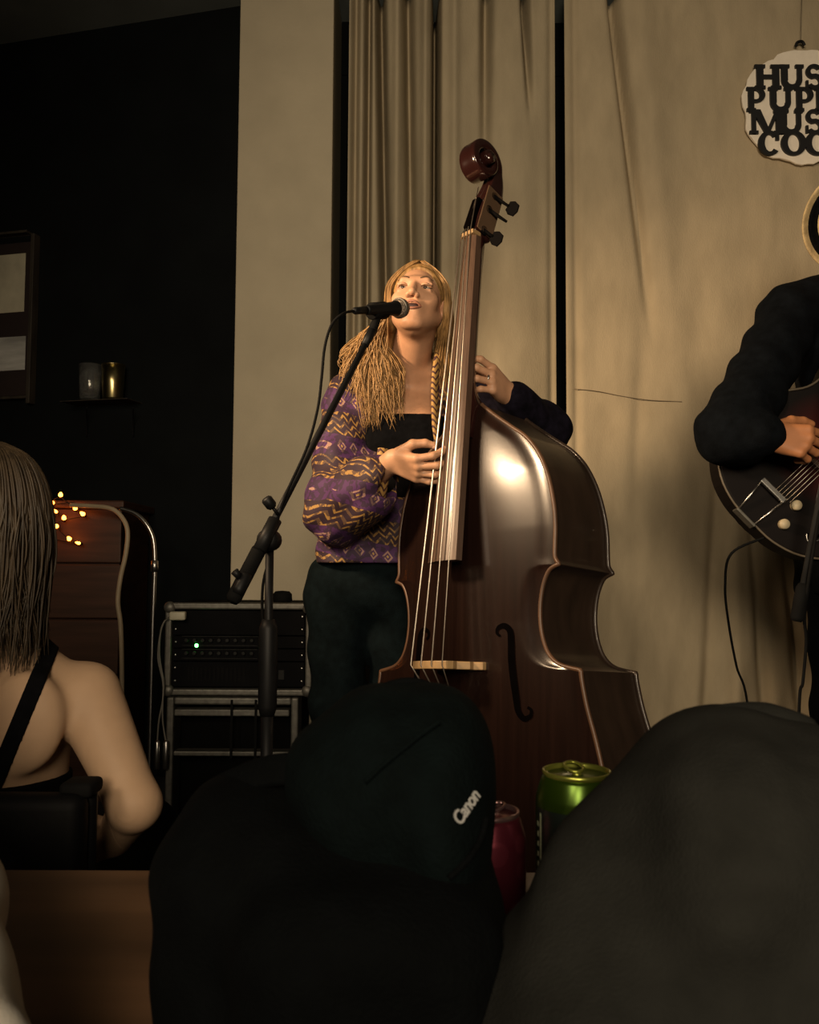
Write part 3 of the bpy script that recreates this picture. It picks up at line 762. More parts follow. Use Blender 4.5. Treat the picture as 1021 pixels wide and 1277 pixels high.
fbm = bput('fingerboard', meshd('fingerboard', vv, ff), EBONY, smooth=False)
# neck under the fingerboard, running into the heel
prims_ = []
vv, ff = [], []; prof = [(0.55, .030, .07), (0.60, .032, .075), (0.64, .034, .085), (0.665, .032, .050), (0.70, .028, .034), (0.85, .025, .030), (1.0, .0225, .028), (1.116, .022, .030)]
for z, hw, dp in prof:
    for k in range(13):
        a = math.pi*k/12; vv.append((hw*math.cos(a), sy(z)+0.038+dp*math.sin(a)*1.0, z))
for i in range(len(prof)-1):
    for k in range(12): a = i*13+k; ff.append((a, a+1, a+14, a+13))
    ff.append((i*13+12, i*13, i*13+13, i*13+25))
ff.append(tuple(range(13))); ff.append(tuple((len(prof)-1)*13+k for k in range(13)))
bput('neck', meshd('neck', vv, ff), PEGW)
bput('nut', box((-.023, sy(NUTZ)+0.003, NUTZ-0.006), (.023, sy(NUTZ)+0.035, NUTZ+0.006), 0.002), MAPLE, smooth=False)
for i in range(4):
    r = (0.0023, 0.0020, 0.0017, 0.0014)[i]
    bt = (SX0[i], sy(0.0), 0.0); nt = (SX1[i], sy(NUTZ)+0.001, NUTZ)
    tl = (SX0[i]*0.45, -0.055, -0.13); pgp = (SX1[i]*0.7, sy(NUTZ)+0.035, NUTZ+0.05+0.03*i)
    bput('string', tube([tl, bt, nt, pgp], r, 8), STRINGM)
tpl = [(-.034, -.12), (.034, -.12), (.042, -.17), (.030, -.30), (.022, -.43), (-.022, -.43), (-.030, -.30), (-.042, -.17)]
bput('tailpiece', poly_prism(tpl, 0.016, Matrix.Translation((0, -0.066, 0)), 'tailpiece', 0.004), mat('tailpiece_black', (0.01, 0.008, 0.007), 0.3), smooth=False)
bput('tail_wire', tube(smooth_path([(-.018, -.058, -.42), (-.012, -.03, -.465), (-.008, 0.02, -.482), (.008, 0.02, -.482), (.012, -.03, -.465), (.018, -.058, -.42)], 5), 0.003, 6), CHROME)
ep = bput('endpin', tube([(0, ey, ENDZ+0.01), (0, ey, tipz+0.03)], 0.006, 12), CHROME)
bput('endpin_collar', lathe([(0.028, 0.012), (0.030, 0.0), (0.020, -0.022), (0.012, -0.03)], 20, Matrix.Translation((0, ey, ENDZ))), BLACKMETAL)
bput('rubber_tip', lathe([(0.008, 0.034), (0.016, 0.03), (0.019, 0.002), (0.015, 0.0)], 16, Matrix.Translation((0, ey, tipz))), RUBBER)
# pegbox and scroll: a ribbon swept along a curve of the side view, rolled forward at the top
ys0 = sy(NUTZ)+0.045
cur = [(ys0-0.004, NUTZ-0.01, .0245, .034), (ys0+0.010, NUTZ+0.045, .0265, .036), (ys0+0.030, NUTZ+0.095, .0265, .036), (ys0+0.050, NUTZ+0.140, .025, .031), (ys0+0.061, NUTZ+0.178, .022, .025)]
cy_, cz_ = ys0+0.009, NUTZ+0.222
for k in range(0, 27):
    a = R(-12+k*22); q = k/26; rad = 0.050*(1-q)**0.8+0.006
    cur.append((cy_+rad*math.cos(a), cz_+rad*math.sin(a)*0.98, 0.021+0.020*q**0.8, 0.017-0.009*q))
cv = smooth_path([Vector((a, b, 0)) for a, b, _, _ in cur], 2)
wds = np.interp(np.linspace(0, 1, len(cv)), np.linspace(0, 1, len(cur)), [c[2] for c in cur]); dps = np.interp(np.linspace(0, 1, len(cv)), np.linspace(0, 1, len(cur)), [c[3] for c in cur])
vv, ff = [], []
prof8 = [(-1, -.7), (-.85, -1), (-.45, -.66), (0, -1.0), (.45, -.66), (.85, -1), (1, -.7), (1, .7), (.8, 1), (0, .85), (-.8, 1), (-1, .7)]
for i, p in enumerate(cv):
    t = (cv[min(i+1, len(cv)-1)]-cv[max(i-1, 0)]).normalized(); nn = Vector((t.y, -t.x, 0))
    for a, b in prof8:
        q = p+nn*(b*dps[i]); vv.append((a*wds[i], q.x, q.y))
m8 = len(prof8)
for i in range(len(cv)-1):
    for k in range(m8): a = i*m8+k; b = i*m8+(k+1) % m8; ff.append((a, b, b+m8, a+m8))
ff.append(tuple(range(m8))[::-1]); ff.append(tuple((len(cv)-1)*m8+k for k in range(m8)))
sme = meshd('scroll', vv, ff)
bmx = bmesh.new(); bmx.from_mesh(sme); bmesh.ops.recalc_face_normals(bmx, faces=bmx.faces); bmx.to_mesh(sme); bmx.free()
scr = bput('pegbox_and_scroll', sme, PEGW)
mb = scr.modifiers.new('soft', 'SUBSURF'); mb.levels = 1; mb.render_levels = 2
bput('scroll_eye', lathe([(0.013, -0.044), (0.014, -0.03), (0.014, 0.03), (0.013, 0.044)], 20, Matrix.Translation((0, cy_, cz_)) @ Matrix.Rotation(R(90), 4, 'Y')), PEGW, scr)
bput('peg_slot', box((-.013, ys0-0.026, NUTZ+0.012), (.013, ys0-0.004, NUTZ+0.115), 0.004, rot=Matrix.Rotation(R(-20), 3, 'X')), HOLE, smooth=False)
bput('cheek_plate', box((.0255, ys0-0.010, NUTZ+0.0), (.0300, ys0+0.048, NUTZ+0.145), 0.002, rot=Matrix.Rotation(R(-18), 3, 'X')), PEGFACE, smooth=False)
TUNE = mat('tuner_dark_metal', (0.004, 0.0035, 0.0035), 0.9, metal=0.0, spec=0.05)
for i, (dy, dz, L_, key) in enumerate(((0.036, 0.125, 0.050, True), (0.014, 0.078, 0.062, False), (-0.004, 0.012, 0.030, True))):
    a = Vector((.027, ys0+dy, NUTZ+dz)); d = Vector((0.66, 0.42, -0.66)).normalized(); b = a+d*L_
    tn = bput('tuner_shaft', tube([a-d*0.01, b], [0.006, 0.0035], 10), TUNE)
    bput('gear', lathe([(0.012, -0.003), (0.013, 0.0), (0.012, 0.003)], 16, axisM(a, (1, 0, 0))), TUNE, tn)
    if key:
        kp = [(-.012, 0), (.012, 0), (.019, .012), (.016, .028), (0, .033), (-.016, .028), (-.019, .012)]
        e = Vector((d.z, 0, -d.x)).normalized()
        Mk = Matrix((e, d.cross(e), d)).transposed().to_4x4(); Mk.translation = b-d*0.004
        bput('tuner_key', poly_prism(kp, 0.007, Mk, 'key', 0.002), TUNE, tn, smooth=False)

def BL(x, y, z): return TB @ Vector((x, y, z))

# ================================================================== microphone, its stand and cable
MG = mat('mic_grille', (0.30, 0.24, 0.19), 0.4, metal=0.8, var=0.35, scale=250, bump=0.8, bscale=500)
mic_tip = W(504, 384, 2.27); mic_tail = W(462, 386.5, 2.16); md = (mic_tip-mic_tail).normalized()
mt_ = mic_tip-md*0.024
mic = thing('microphone', 'black handheld vocal microphone in the stand clip before the singer\'s mouth', 'microphone', mt_-md*0.14)
L0 = 0.125
put('body', lathe([(0.011, -L0-0.012), (0.0125, -L0-0.006), (0.0125, -L0), (0.0175, -0.028), (0.020, -0.018), (0.020, -0.014)], 24, axisM(mt_, md)), BLACKMETAL, mic)
put('grille', lathe([(0.019, -0.014), (0.024, -0.004), (0.0255, 0.004), (0.0245, 0.014), (0.0195, 0.022), (0.010, 0.0265), (0.001, 0.0275)], 28, axisM(mt_, md)), MG, mic)
put('grille_band', lathe([(0.0255, -0.002), (0.0268, -0.001), (0.0268, 0.004), (0.0255, 0.005)], 28, axisM(mt_, md)), DIMSTEEL, mic)
put('connector', lathe([(0.006, -L0-0.062), (0.0088, -L0-0.056), (0.0095, -L0-0.012)], 16, axisM(mt_, md)), BLACKMETAL, mic)
tail = mt_-md*(L0+0.06)
clip = mt_-md*0.085
ms = thing('microphone_stand', 'black boom microphone stand reaching up to the singer', 'microphone stand', Vector((W(334, 900, 1.95).x, 1.95, STAGE)))
A = clip-Vector((0, 0, 0.025)); B = W(290, 751, 1.86)
bd = (B-A).normalized()
put('clip', lathe([(0.0185, -0.026), (0.0215, -0.024), (0.0225, 0.026), (0.0195, 0.028)], 20, axisM(clip, md)), RUBBER, ms)
put('swivel', tube([clip-Vector((0, 0, 0.016)), A+bd*0.035], [0.010, 0.012], 12), RUBBER, ms)
put('boom_tip', tube([A+bd*0.03, A+bd*0.085], [0.012, 0.010], 12), BLACKMETAL, ms)
put('boom', tube([A+bd*0.03, B], 0.0082, 14), BLACKMETAL, ms)
put('counterweight', tube([B-bd*0.14, B-bd*0.13, B-bd*0.01, B], [0.012, 0.0165, 0.0165, 0.012], 16), RUBBER, ms)
# clutch on the upright
tC = 0.0; best = None
up0 = Vector((W(335, 690, 1.95).x, 1.95, 0)); 
bx_ = A+bd*((up0.x-A.x)/bd.x); CL = Vector((up0.x, bx_.y+0.035, bx_.z-0.01))
ms.location = Vector((CL.x, CL.y, STAGE))
put('clutch', joinm([lathe([(0.014, -0.035), (0.024, -0.028), (0.026, 0.0), (0.024, 0.028), (0.014, 0.035)], 18, axisM(CL+Vector((0, -0.005, 0)), (0, 1, 0))), tube([bx_-bd*0.04, bx_+bd*0.04], 0.0155, 14)]), BLACKMETAL, ms)
k1 = bx_-bd*0.055
kd = Vector((-0.55, -0.3, 0.75)).normalized()
put('boom_knob', joinm([tube([k1, k1+kd*0.022], 0.004, 8), tube([k1+kd*0.018, k1+kd*0.024, k1+kd*0.042, k1+kd*0.046], [0.008, 0.0125, 0.0125, 0.009], 12)]), BLACKMETAL, ms)
k2 = bx_+bd*0.10
put('boom_collar', tube([k2, k2+bd*0.006, k2+bd*0.04, k2+bd*0.05], [0.010, 0.014, 0.014, 0.010], 14), BLACKMETAL, ms)
put('collar_knob', tube([k2+bd*0.02+kd*0.012, k2+bd*0.02+kd*0.03], [0.007, 0.009], 10), BLACKMETAL, ms)
put('upright', tube([CL-Vector((0, 0, 0.02)), Vector((CL.x, CL.y, 0.75))], 0.0095, 14), BLACKMETAL, ms)
put('height_collar', tube([Vector((CL.x, CL.y, 0.93)), Vector((CL.x, CL.y, 0.91)), Vector((CL.x, CL.y, 0.74)), Vector((CL.x, CL.y, 0.72))], [0.014, 0.021, 0.021, 0.016], 16), BLACKMETAL, ms)
put('lower_tube', tube([Vector((CL.x, CL.y, 0.76)), Vector((CL.x, CL.y, STAGE+0.10))], 0.0135, 14), BLACKMETAL, ms)
put('hub', lathe([(0.02, 0.0), (0.030, 0.01), (0.030, 0.045), (0.018, 0.06)], 18, Matrix.Translation((CL.x, CL.y, STAGE+0.08))), BLACKMETAL, ms)
for a in (100, 220, 340):
    d = Vector((math.cos(R(a)), math.sin(R(a)), 0)); c0 = Vector((CL.x, CL.y, STAGE+0.10))
    lg = put('leg', tube(smooth_path([c0+d*0.02, c0+d*0.16-Vector((0, 0, 0.045)), c0+d*0.30-Vector((0, 0, 0.088))], 4), 0.007, 10), BLACKMETAL, ms)
    put('rubber_foot', tube([c0+d*0.285-Vector((0, 0, 0.086)), c0+d*0.33-Vector((0, 0, 0.0895))], 0.010, 10), RUBBER, lg)
cp = [tail, W(428, 391, 2.03), W(414, 404, 2.02), W(405, 432, 2.01), W(401, 470, 2.00), W(396, 510, 1.99), W(382, 560, 1.98), W(352, 628, 1.96), W(338, 690, 2.00), W(327, 740, 2.02), W(330, 850, 2.03)]
cp.append(Vector((cp[-1].x, 2.06, STAGE+0.006))); cp.append(Vector((cp[-1].x-0.25, 2.2, STAGE+0.005)))
tag(link('microphone_cable', tube(smooth_path(cp, 8), 0.0033, 8), RUBBER), 'thin black cable hanging from the microphone down the stand', 'cable')

# ================================================================== people
def basis(yaw, pitch, roll):
    """head axes: right (image right when facing the camera), forward (out of the face), up"""
    M = Matrix.Rotation(-pitch, 3, 'X') @ Matrix.Rotation(-yaw, 3, 'Z')
    Rr = Matrix.Rotation(roll, 3, 'Y')
    M = Rr @ M
    return M @ Vector((1, 0, 0)), M @ Vector((0, -1, 0)), M @ Vector((0, 0, 1))
def head_prims(C, B, s=1.0):
    X, Y, Z = B
    def P(x, y, z): return C+(X*x+Y*y+Z*z)*s
    def E(c, r): return ell(P(*c), tuple(q*s for q in r), (X, Y, Z))
    big = [E((0, -.022, .030), (.072, .092, .086)), E((0, .030, -.030), (.060, .060, .086))]
    mid = [cone(P(0, .035, -.055), P(0, .066, -.099), .040*s, .017*s)]
    for e in (-1, 1):
        mid += [cone(P(e*.052, -.005, -.045), P(e*.018, .060, -.098), .018*s, .014*s), E((e*.042, .056, -.026), (.021, .020, .020))]
    mid += [cone(P(-.032, .079, .020), P(.032, .079, .020), .011*s, .011*s), E((0, .076, -.066), (.025, .019, .022))]
    cuts = [E((e*.031, .094, .001), (.017, .013, .010)) for e in (-1, 1)]
    fine = [cone(P(0, .086, .006), P(0, .107, -.033), .0075*s, .0108*s)]
    for e in (-1, 1):
        fine += [E((e*.0125, .098, -.038), (.0075, .010, .0075)), E((e*.075, -.006, -.012), (.009, .017, .029))]
        fine += [cone(P(e*.031-.014, .0785, .0095), P(e*.031+.014, .0785, .0095), .0045*s, .0045*s), cone(P(e*.031-.012, .077, -.0095), P(e*.031+.012, .077, -.0095), .004*s, .004*s)]
    nost = [E((e*.0065, .106, -.0455), (.0035, .006, .004)) for e in (-1, 1)]
    return big, mid, cuts, fine, nost, P
def head_apply(F, hp):
    F.add(hp[0], .03*1).add(hp[1], .018).cut(hp[2], .010).add(hp[3], .006).cut(hp[4], .003)

# ---------------- the singer
TY = 2.56
sg = thing('person', 'blonde woman in patterned purple kimono jacket singing and playing the double bass', 'person', Vector((W(455, 740, TY).x, TY, STAGE)))
hC = W(521, 379, 2.42); hB = basis(R(9), R(17), R(6)); hp = head_prims(hC, hB)
nb_ = W(508, 458, 2.545); shR = W(430, 496, 2.55); shL = W(588, 498, 2.57)
chest = W(500, 548, TY); waist = W(474, 650, TY); hip = W(458, 730, TY+0.01)
elR = W(424, 628, 2.40); wrR = W(489, 575, 2.20)
elL = W(680, 536, 2.42); wrL = W(634, 492, 2.27)
neckp = [cone(hC-hB[1]*.030-hB[2]*.055, nb_+Vector((0, 0.0, -0.02)), .054, .058), cone(nb_+Vector((0, -.005, -.01)), shR+Vector((.03, 0, .012)), .048, .050), cone(nb_+Vector((0, -.005, -.01)), shL+Vector((-.03, 0, .012)), .048, .050)]
torso = [ell(chest, (.148, .100, .185)), cone(chest, waist, .115, .105), ell(hip, (.165, .115, .125)), ell(W(478, 552, TY-.075), (.062, .055, .062)), ell(W(531, 552, TY-.075), (.062, .055, .062))]
clav = [cone(nb_+Vector((e*.02, -.045, -.035)), nb_+Vector((e*.12, -.03, -.012)), .010, .009) for e in (-1, 1)]
knR = Vector((hip.x-.085, TY-.02, STAGE+.47)); knL = Vector((hip.x+.09, TY+.01, STAGE+.47))
anR = Vector((hip.x-.10, TY+.02, STAGE+.085)); anL = Vector((hip.x+.12, TY+.05, STAGE+.085))
legs = chain([hip+Vector((-.08, 0, -.03)), knR, anR], [.085, .055, .040])+chain([hip+Vector((.08, 0, -.03)), knL, anL], [.085, .055, .040])
arms = chain([shR, elR, wrR], [.052, .040, .028])+chain([shL, elL, wrL], [.052, .040, .028])
pR, fR, tR, axR = hand_prims(wrR, W(560, 598, 2.085)-wrR, Vector((.15, -.75, .65)), 1, ((34, 42, 22), (30, 40, 24), (26, 36, 22), (22, 34, 22)), spread=(10, 2, -5, -13),
                              thumb=((0.022, 0.026, 0.008), (0.050, 0.046, 0.030), (0.072, 0.044, 0.052), (0.088, 0.036, 0.064)))
if axR[2].y < 0: 
    pR, fR, tR, axR = hand_prims(wrR, W(560, 598, 2.085)-wrR, Vector((.15, -.75, .65)), -1, ((34, 42, 22), (30, 40, 24), (26, 36, 22), (22, 34, 22)), spread=(10, 2, -5, -13),
                              thumb=((0.022, 0.026, 0.008), (0.050, 0.046, 0.030), (0.072, 0.044, 0.052), (0.088, 0.036, 0.064)))
pL, fL, tL, axL = hand_prims(wrL, Vector((-.55, -.75, .30)), Vector((.1, .3, .95)), 1, ((20, 42, 34), (26, 46, 36), (32, 50, 36), (38, 52, 36)), spread=(12, 3, -5, -12),
                              thumb=((0.022, 0.020, 0.012), (0.045, 0.034, 0.040), (0.070, 0.030, 0.055), (0.092, 0.026, 0.060)))
allp = hp[0]+neckp+torso+legs+arms+pR+pL
def singer_field(lo, hi, h):
    F = Field(lo, hi, h)
    F.add(torso, .05).add(legs, .04).add(arms, .03).add(neckp, .035).add(clav, .02); head_apply(F, hp)
    F.add(pR, .012).add(fR, .0045).add(pL, .012).add(fL, .0045)
    return F
lo, hi = bounds(allp)
hlo, hhi = bounds(hp[0]+hp[3], .02); hlo[2] -= .03
rlo, rhi = bounds(pR+fR, .012); llo, lhi = bounds(pL+fL, .012)
boxes = [(hlo, hhi), (rlo, rhi), (llo, lhi)]
parts = [singer_field(lo, hi, .0065).arrays([(a+.006, b-.006) for a, b in boxes])]
for (a, b), h in zip(boxes, (.0024, .0022, .0022)):
    parts.append(singer_field(a-.004, b+.004, h).arrays([(a-9, np.array([a[0]-.001, 9, 9])), (np.array([b[0]+.001, -9, -9]), b+9)]))
body = put('body', np_mesh('body', parts), SKIN, sg)
nails(tR, axR[2], NAIL, body); nails(tL[:4], axL[2], NAIL, body)
EYEW = mat('eye_white', (0.34, 0.28, 0.23), 0.25, var=0.03); IRIS = mat('eye_iris', (0.03, 0.02, 0.015), 0.2)
LIP = mat('lip', (0.34, 0.14, 0.09), 0.4, var=0.1); BROW = mat('brow_hair', (0.10, 0.055, 0.025), 0.8); MOUTH = mat('mouth_inside', (0.03, 0.008, 0.008), 0.6)
def face_parts(P, B, parent, lip=LIP, brow=BROW):
    Mx = Matrix(B).transposed().to_4x4()
    for e in (-1, 1):
        eye = put('eye', sph(P(e*.031, .0715, .000), .0120, 16, 12), EYEW, parent)
        put('iris', sph(P(e*.031-.001, .0800, -.001), (.0062, .0046, .0062), 12, 8, M=Mx), IRIS, eye)
        put('eyelid', tube(smooth_path([P(e*.031-.0155, .0765, .000), P(e*.031-.008, .0838, .0048), P(e*.031+.002, .0848, .0054), P(e*.031+.0155, .0765, .001)], 5), [.0022, .0046, .0048, .0022], 8), SKIN, parent)
        put('eyelash', tube(smooth_path([P(e*.031-.015, .0785, .000), P(e*.031-.008, .0868, .0014), P(e*.031+.002, .0876, .0020), P(e*.031+.015, .0785, .001)], 5), .0011, 6), brow, parent)
        put('eyebrow', tube(smooth_path([P(e*.015, .0905, .0215), P(e*.031, .0890, .0265), P(e*.049, .0765, .0215)], 5), [.0028, .0032, .0015], 8, flat=.6), brow, parent)
    put('mouth', sph(P(0, .0905, -.0665), (.019, .0065, .0085), 16, 8, M=Mx), MOUTH, parent)
    put('lips', tube(smooth_path([P(-.0235, .085, -.0655), P(-.012, .0945, -.0585), P(-.003, .0975, -.0565), P(0, .0970, -.0580), P(.003, .0975, -.0565), P(.012, .0945, -.0585), P(.0235, .085, -.0655), P(.013, .0935, -.0745), P(0, .0965, -.0775), P(-.013, .0935, -.0745), P(-.0235, .085, -.0655)], 5), .0034, 8), lip, parent)
face_parts(hp[5], hB, body)
# hair: a cap over the skull and many wavy locks
def hair_cap(C, B, s=1.0, front=.060):
    X, Y, Z = B
    def P(x, y, z): return C+(X*x+Y*y+Z*z)*s
    F = Field(*bounds([ell(P(0, -.022, .03), (.09*s, .11*s, .105*s), B)], .04), .0035)
    F.add([ell(P(0, -.026, .034), (.080*s, .100*s, .094*s), B), ell(P(0, -.068, -.03), (.058*s, .042*s, .060*s), B)], .03)
    F.cut([ell(P(0, .085, -.020), (.066*s, .078*s, .098*s), B)], .008)
    xx = np.array([list(X), list(Y), list(Z)])
    def groove(Q):
        q = [Q[i]-C[i] for i in range(3)]; l = [sum(xx[j][i]*q[i] for i in range(3)) for j in range(3)]
        return .0016*np.sin(np.arctan2(l[1], l[2]+.25*np.abs(l[0]))*34+6*l[0]/.08)
    F.warp(groove)
    return F.arrays()
def locks(rows, seg=6):
    out = []
    for pts, r in rows:
        out.append(tube(pts if len(pts) > 8 else smooth_path(pts, 5), r, seg))
    return joinm(out, 'hair')
hairs = []
X_, Y_, Z_ = hB; HP = hp[5]
rnd = random.Random(3)
def wavy(pts, amp, n, ph):
    P = smooth_path(pts, n); out = []; m = len(P)
    for i, p in enumerate(P):
        q = max(0, (i/(m-1)-.35)/.65); out.append(p+Vector((math.sin(i*.8+ph), .6*math.cos(i*.7+ph), .3*math.sin(i*.5))) * amp*q)
    return out
hair_mass = [[HP(-.060, -.03, .03), HP(-.078, -.035, -.05), W(462, 432, 2.49), W(452, 480, 2.50), W(450, 512, 2.47)], [HP(-.060, -.03, .0), W(478, 440, 2.46), W(478, 475, 2.44), W(482, 505, 2.435)], [HP(.060, -.04, .03), HP(.075, -.045, -.05), W(553, 440, 2.55), W(554, 480, 2.57)]]
for k in range(760):                        # image-left side, falling over shoulder and chest
    t = rnd.random(); ly = -.085+.135*t; a = rnd.uniform(-.008, .008)
    w0 = HP(-.008+a, ly*.75+.01, .121-.17*max(ly, 0)); w1 = HP(-.050+a, ly*.95, .098-.02*t); w2 = HP(-.082+a, ly-.012, .030); w3 = HP(-.083+a, ly-.028, -.045)
    ex = rnd.uniform(424, 504); ey_ = rnd.uniform(470, 540) if ex > 445 else rnd.uniform(440, 505); Yd = rnd.uniform(2.415, 2.47) if ex > 450 else rnd.uniform(2.45, 2.56)
    e = W(ex, ey_, Yd); mx = rnd.uniform(-12, 12)
    m1 = W(468+(ex-468)*.35+mx*.5, 425+(ey_-500)*.2, (w3.y+Yd)/2); m2 = W(462+(ex-462)*.75-mx, 425+(ey_-425)*.55, Yd)
    hairs.append((wavy([w0, w1, w2, w3, m1, m2, e], rnd.uniform(.002, .006), 4, rnd.uniform(0, 6)), [.0012, .0016, .0017, .0017, .0016, .0014, .0004]))
for k in range(380):                        # image-right side, shorter in view behind the neck
    t = rnd.random(); ly = -.085+.130*t; a = rnd.uniform(-.008, .008)
    w0 = HP(.004+a, ly*.75+.01, .121-.17*max(ly, 0)); w1 = HP(.050+a, ly*.95, .096-.02*t); w2 = HP(.082+a, ly-.012, .028); w3 = HP(.084+a, ly-.030, -.05)
    e = W(rnd.uniform(536, 564), rnd.uniform(440, 505), rnd.uniform(2.48, 2.60)); m1 = (w3+e)/2+Vector((rnd.uniform(-.012, .012), .01, 0))
    hairs.append((wavy([w0, w1, w2, w3, m1, e], rnd.uniform(.002, .005), 4, rnd.uniform(0, 6)), [.0012, .0016, .0017, .0017, .0014, .0004]))
capm = np_mesh('cap', [hair_cap(hC, hB)])
mass = [tube(smooth_path(p, 5), [.022, .032, .034, .030, .008][-len(p):] if len(p) > 4 else [.022, .026, .024, .006], 12, flat=.6) for p in hair_mass]
put('hair', joinm([capm, locks(hairs, 5)]+mass, 'hair'), HAIRM, sg)
# black top under the jacket
F = Field(*bounds(torso, .03), .006); F.add(torso, .05).add(neckp, .035); F.F -= .007
ztop = W(500, 517, TY-.1).z
F.warp(lambda P: 0*P[0]); Pz = F.ax[2][None, None, :]; Px = F.ax[0][:, None, None]
F.F = np.maximum(F.F, Pz-(ztop+.35*(Px-chest.x)**2)); F.F = np.maximum(F.F, (hip.z-.02)-Pz)
put('top', np_mesh('top', [F.arrays()]), BLACKCLOTH, sg)
# patterned jacket
slR = [cone(shR+Vector((.01, 0, -.005)), elR+Vector((-.008, .01, -.01)), .072, .088), cone(elR+Vector((-.008, .01, -.01)), wrR+Vector((-.045, .045, -.045)), .088, .070), cone(elR+Vector((0, 0, -.05)), wrR+Vector((-.05, .06, -.10)), .062, .048)]
slL = [cone(shL, elL, .068, .070), cone(elL+Vector((0, .005, 0)), wrL+(elL-wrL)*.10, .062, .046)]
jbody = [cone(shR+Vector((.03, 0, 0)), shL+Vector((-.03, 0, 0)), .072, .072), ell(chest+Vector((-.01, 0, -.03)), (.172, .128, .22)), rbox(Vector((W(463, 640, TY).x, TY, 1.19)), (.150, .128, .20), .07), cone(nb_+Vector((-.06, .03, 0)), nb_+Vector((.06, .03, 0)), .055, .055)]
F = Field(*bounds(slR+jbody, .03), .0055); F.add(jbody, .05).add(slR, .035)
F.warp(lambda P: .0045*np.sin(P[0]*60+8*P[2])*np.cos(P[2]*31+P[1]*22)+.003*np.sin(P[2]*75-P[0]*40))
oc = W(507, 520, TY)
F.cut([rbox(Vector((oc.x+.004, 2.40, oc.z-.01)), (.074, .125, .235), .03)], .012)
F.cut([cone(nb_+Vector((0, -.02, .10)), nb_+Vector((0, -.03, -.03)), .085, .075)], .02)
hand_d = (wrR-elR).normalized()
F.cut([cone(wrR+Vector((-.02, .03, -.05)), wrR-hand_d*.05+Vector((-.01, .03, -.045)), .048, .034)], .01)
Pz = F.ax[2][None, None, :]; F.F = np.maximum(F.F, W(450, 702, TY-.1).z-Pz+0.0*F.ax[0][:, None, None])
jk = put('kimono_jacket', np_mesh('kimono', [F.arrays()]), KIM, sg)
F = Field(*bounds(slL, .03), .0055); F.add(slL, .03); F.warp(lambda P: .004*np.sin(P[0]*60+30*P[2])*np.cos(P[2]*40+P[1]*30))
put('sleeve', np_mesh('sleeve', [F.arrays()]), mat('shaded_sleeve_cloth', (0.006, 0.005, 0.010), 0.9, var=0.6, scale=45, spec=0.08), jk)  # shade over the left sleeve put into its dark navy colour
tr = [W(551, 428, 2.50), W(545, 450, 2.455), W(542, 480, 2.44), W(542.5, 520, 2.435), W(545, 565, 2.435), W(546, 620, 2.44)]
put('trim', tube(smooth_path(tr, 6), .0135, 10, flat=.55), TRIM, jk)
cr_ = [W(478, 560, 2.255), W(477, 590, 2.25), W(472, 620, 2.26), W(466, 648, 2.28)]
put('cuff_band', tube(smooth_path(cr_, 5), [.018, .022, .022, .016], 10, flat=.6), TRIM, jk)
JEANS = mat('dark_teal_denim', (0.0028, 0.0055, 0.0065), 0.9, var=0.3, scale=40, bump=0.2, bscale=300, spec=0.06)
legt = chain([hip+Vector((-.08, 0, -.03)), knR, anR+Vector((0, 0, -.03))], [.100, .070, .062])+chain([hip+Vector((.08, 0, -.03)), knL, anL+Vector((0, 0, -.03))], [.100, .070, .062])+[ell(hip, (.178, .128, .130))]
F = Field(*bounds(legt, .02), .0075); F.add(legt, .03); F.warp(lambda P: .004*np.sin(P[2]*48+P[0]*30))
put('trousers', np_mesh('trousers', [F.arrays()]), JEANS, sg)
for an in (anR, anL):
    f0 = Vector((an.x, an.y+.02, STAGE+.04)); f1 = Vector((an.x-.02, an.y-.16, STAGE+.033))
    F = Field(*bounds([cone(f0, f1, .048, .042)], .03), .005); F.add([cone(f0, f1, .042, .038), cone(f0, f0+Vector((0, 0, .05)), .045, .045)], .02)
    F.F = np.maximum(F.F, STAGE+.002-F.ax[2][None, None, :])
    put('shoe', np_mesh('shoe', [F.arrays()]), RUBBER, sg)
rp = fL[3*2-1+0]                                   # silver ring on the left hand
rc = wrL+(axL[0]*.100+axL[1]*-.004+axL[2]*.008)
put('ring', lathe([(.0108, -.002), (.0118, -.002), (.0120, .002), (.0108, .002)], 18, axisM(rc, axL[0]*.85+axL[2]*.5)), CHROME, body)

# ---------------- the guitarist
GY = 2.34
gp = thing('person', 'guitarist in black jacket with a straw hat, playing a dark hollow guitar', 'person', Vector((W(1085, 740, GY).x, GY, STAGE)))
gs = W(986, 392, GY); gn = W(1075, 345, GY+.02); gs2 = W(1180, 392, GY+.03)
ge = W(914, 538, 2.07); gw = W(955, 543, 2.005)
gh = W(1072, 283, GY-.03); gB = basis(R(10), R(-6), R(0)); ghp = head_prims(gh, gB, 1.02)
gchest = W(1088, 470, GY+.02); ghip = Vector((gchest.x, GY+.02, 1.05)); ge2 = W(1260, 520, GY-.08); gw2 = W(1240, 430, GY-.30)
gtorso = [ell(gchest, (.175, .115, .22)), cone(gchest, ghip, .135, .125), ell(ghip, (.165, .115, .12)), cone(gn, gs, .05, .055), cone(gn, gs2, .05, .055), cone(gh-gB[2]*.06-gB[1]*.02, gn, .055, .06)]
garm = chain([gs, ge, gw], [.055, .045, .030])+chain([gs2, ge2, gw2], [.055, .045, .030])
gk = [Vector((ghip.x+e*.10, GY+.01, STAGE+.48)) for e in (-1, 1)]; ga = [Vector((ghip.x+e*.12, GY+.04, STAGE+.085)) for e in (-1, 1)]
gleg = []
for e, k_, a_ in zip((-1, 1), gk, ga): gleg += chain([ghip+Vector((e*.085, 0, -.03)), k_, a_], [.088, .06, .042])
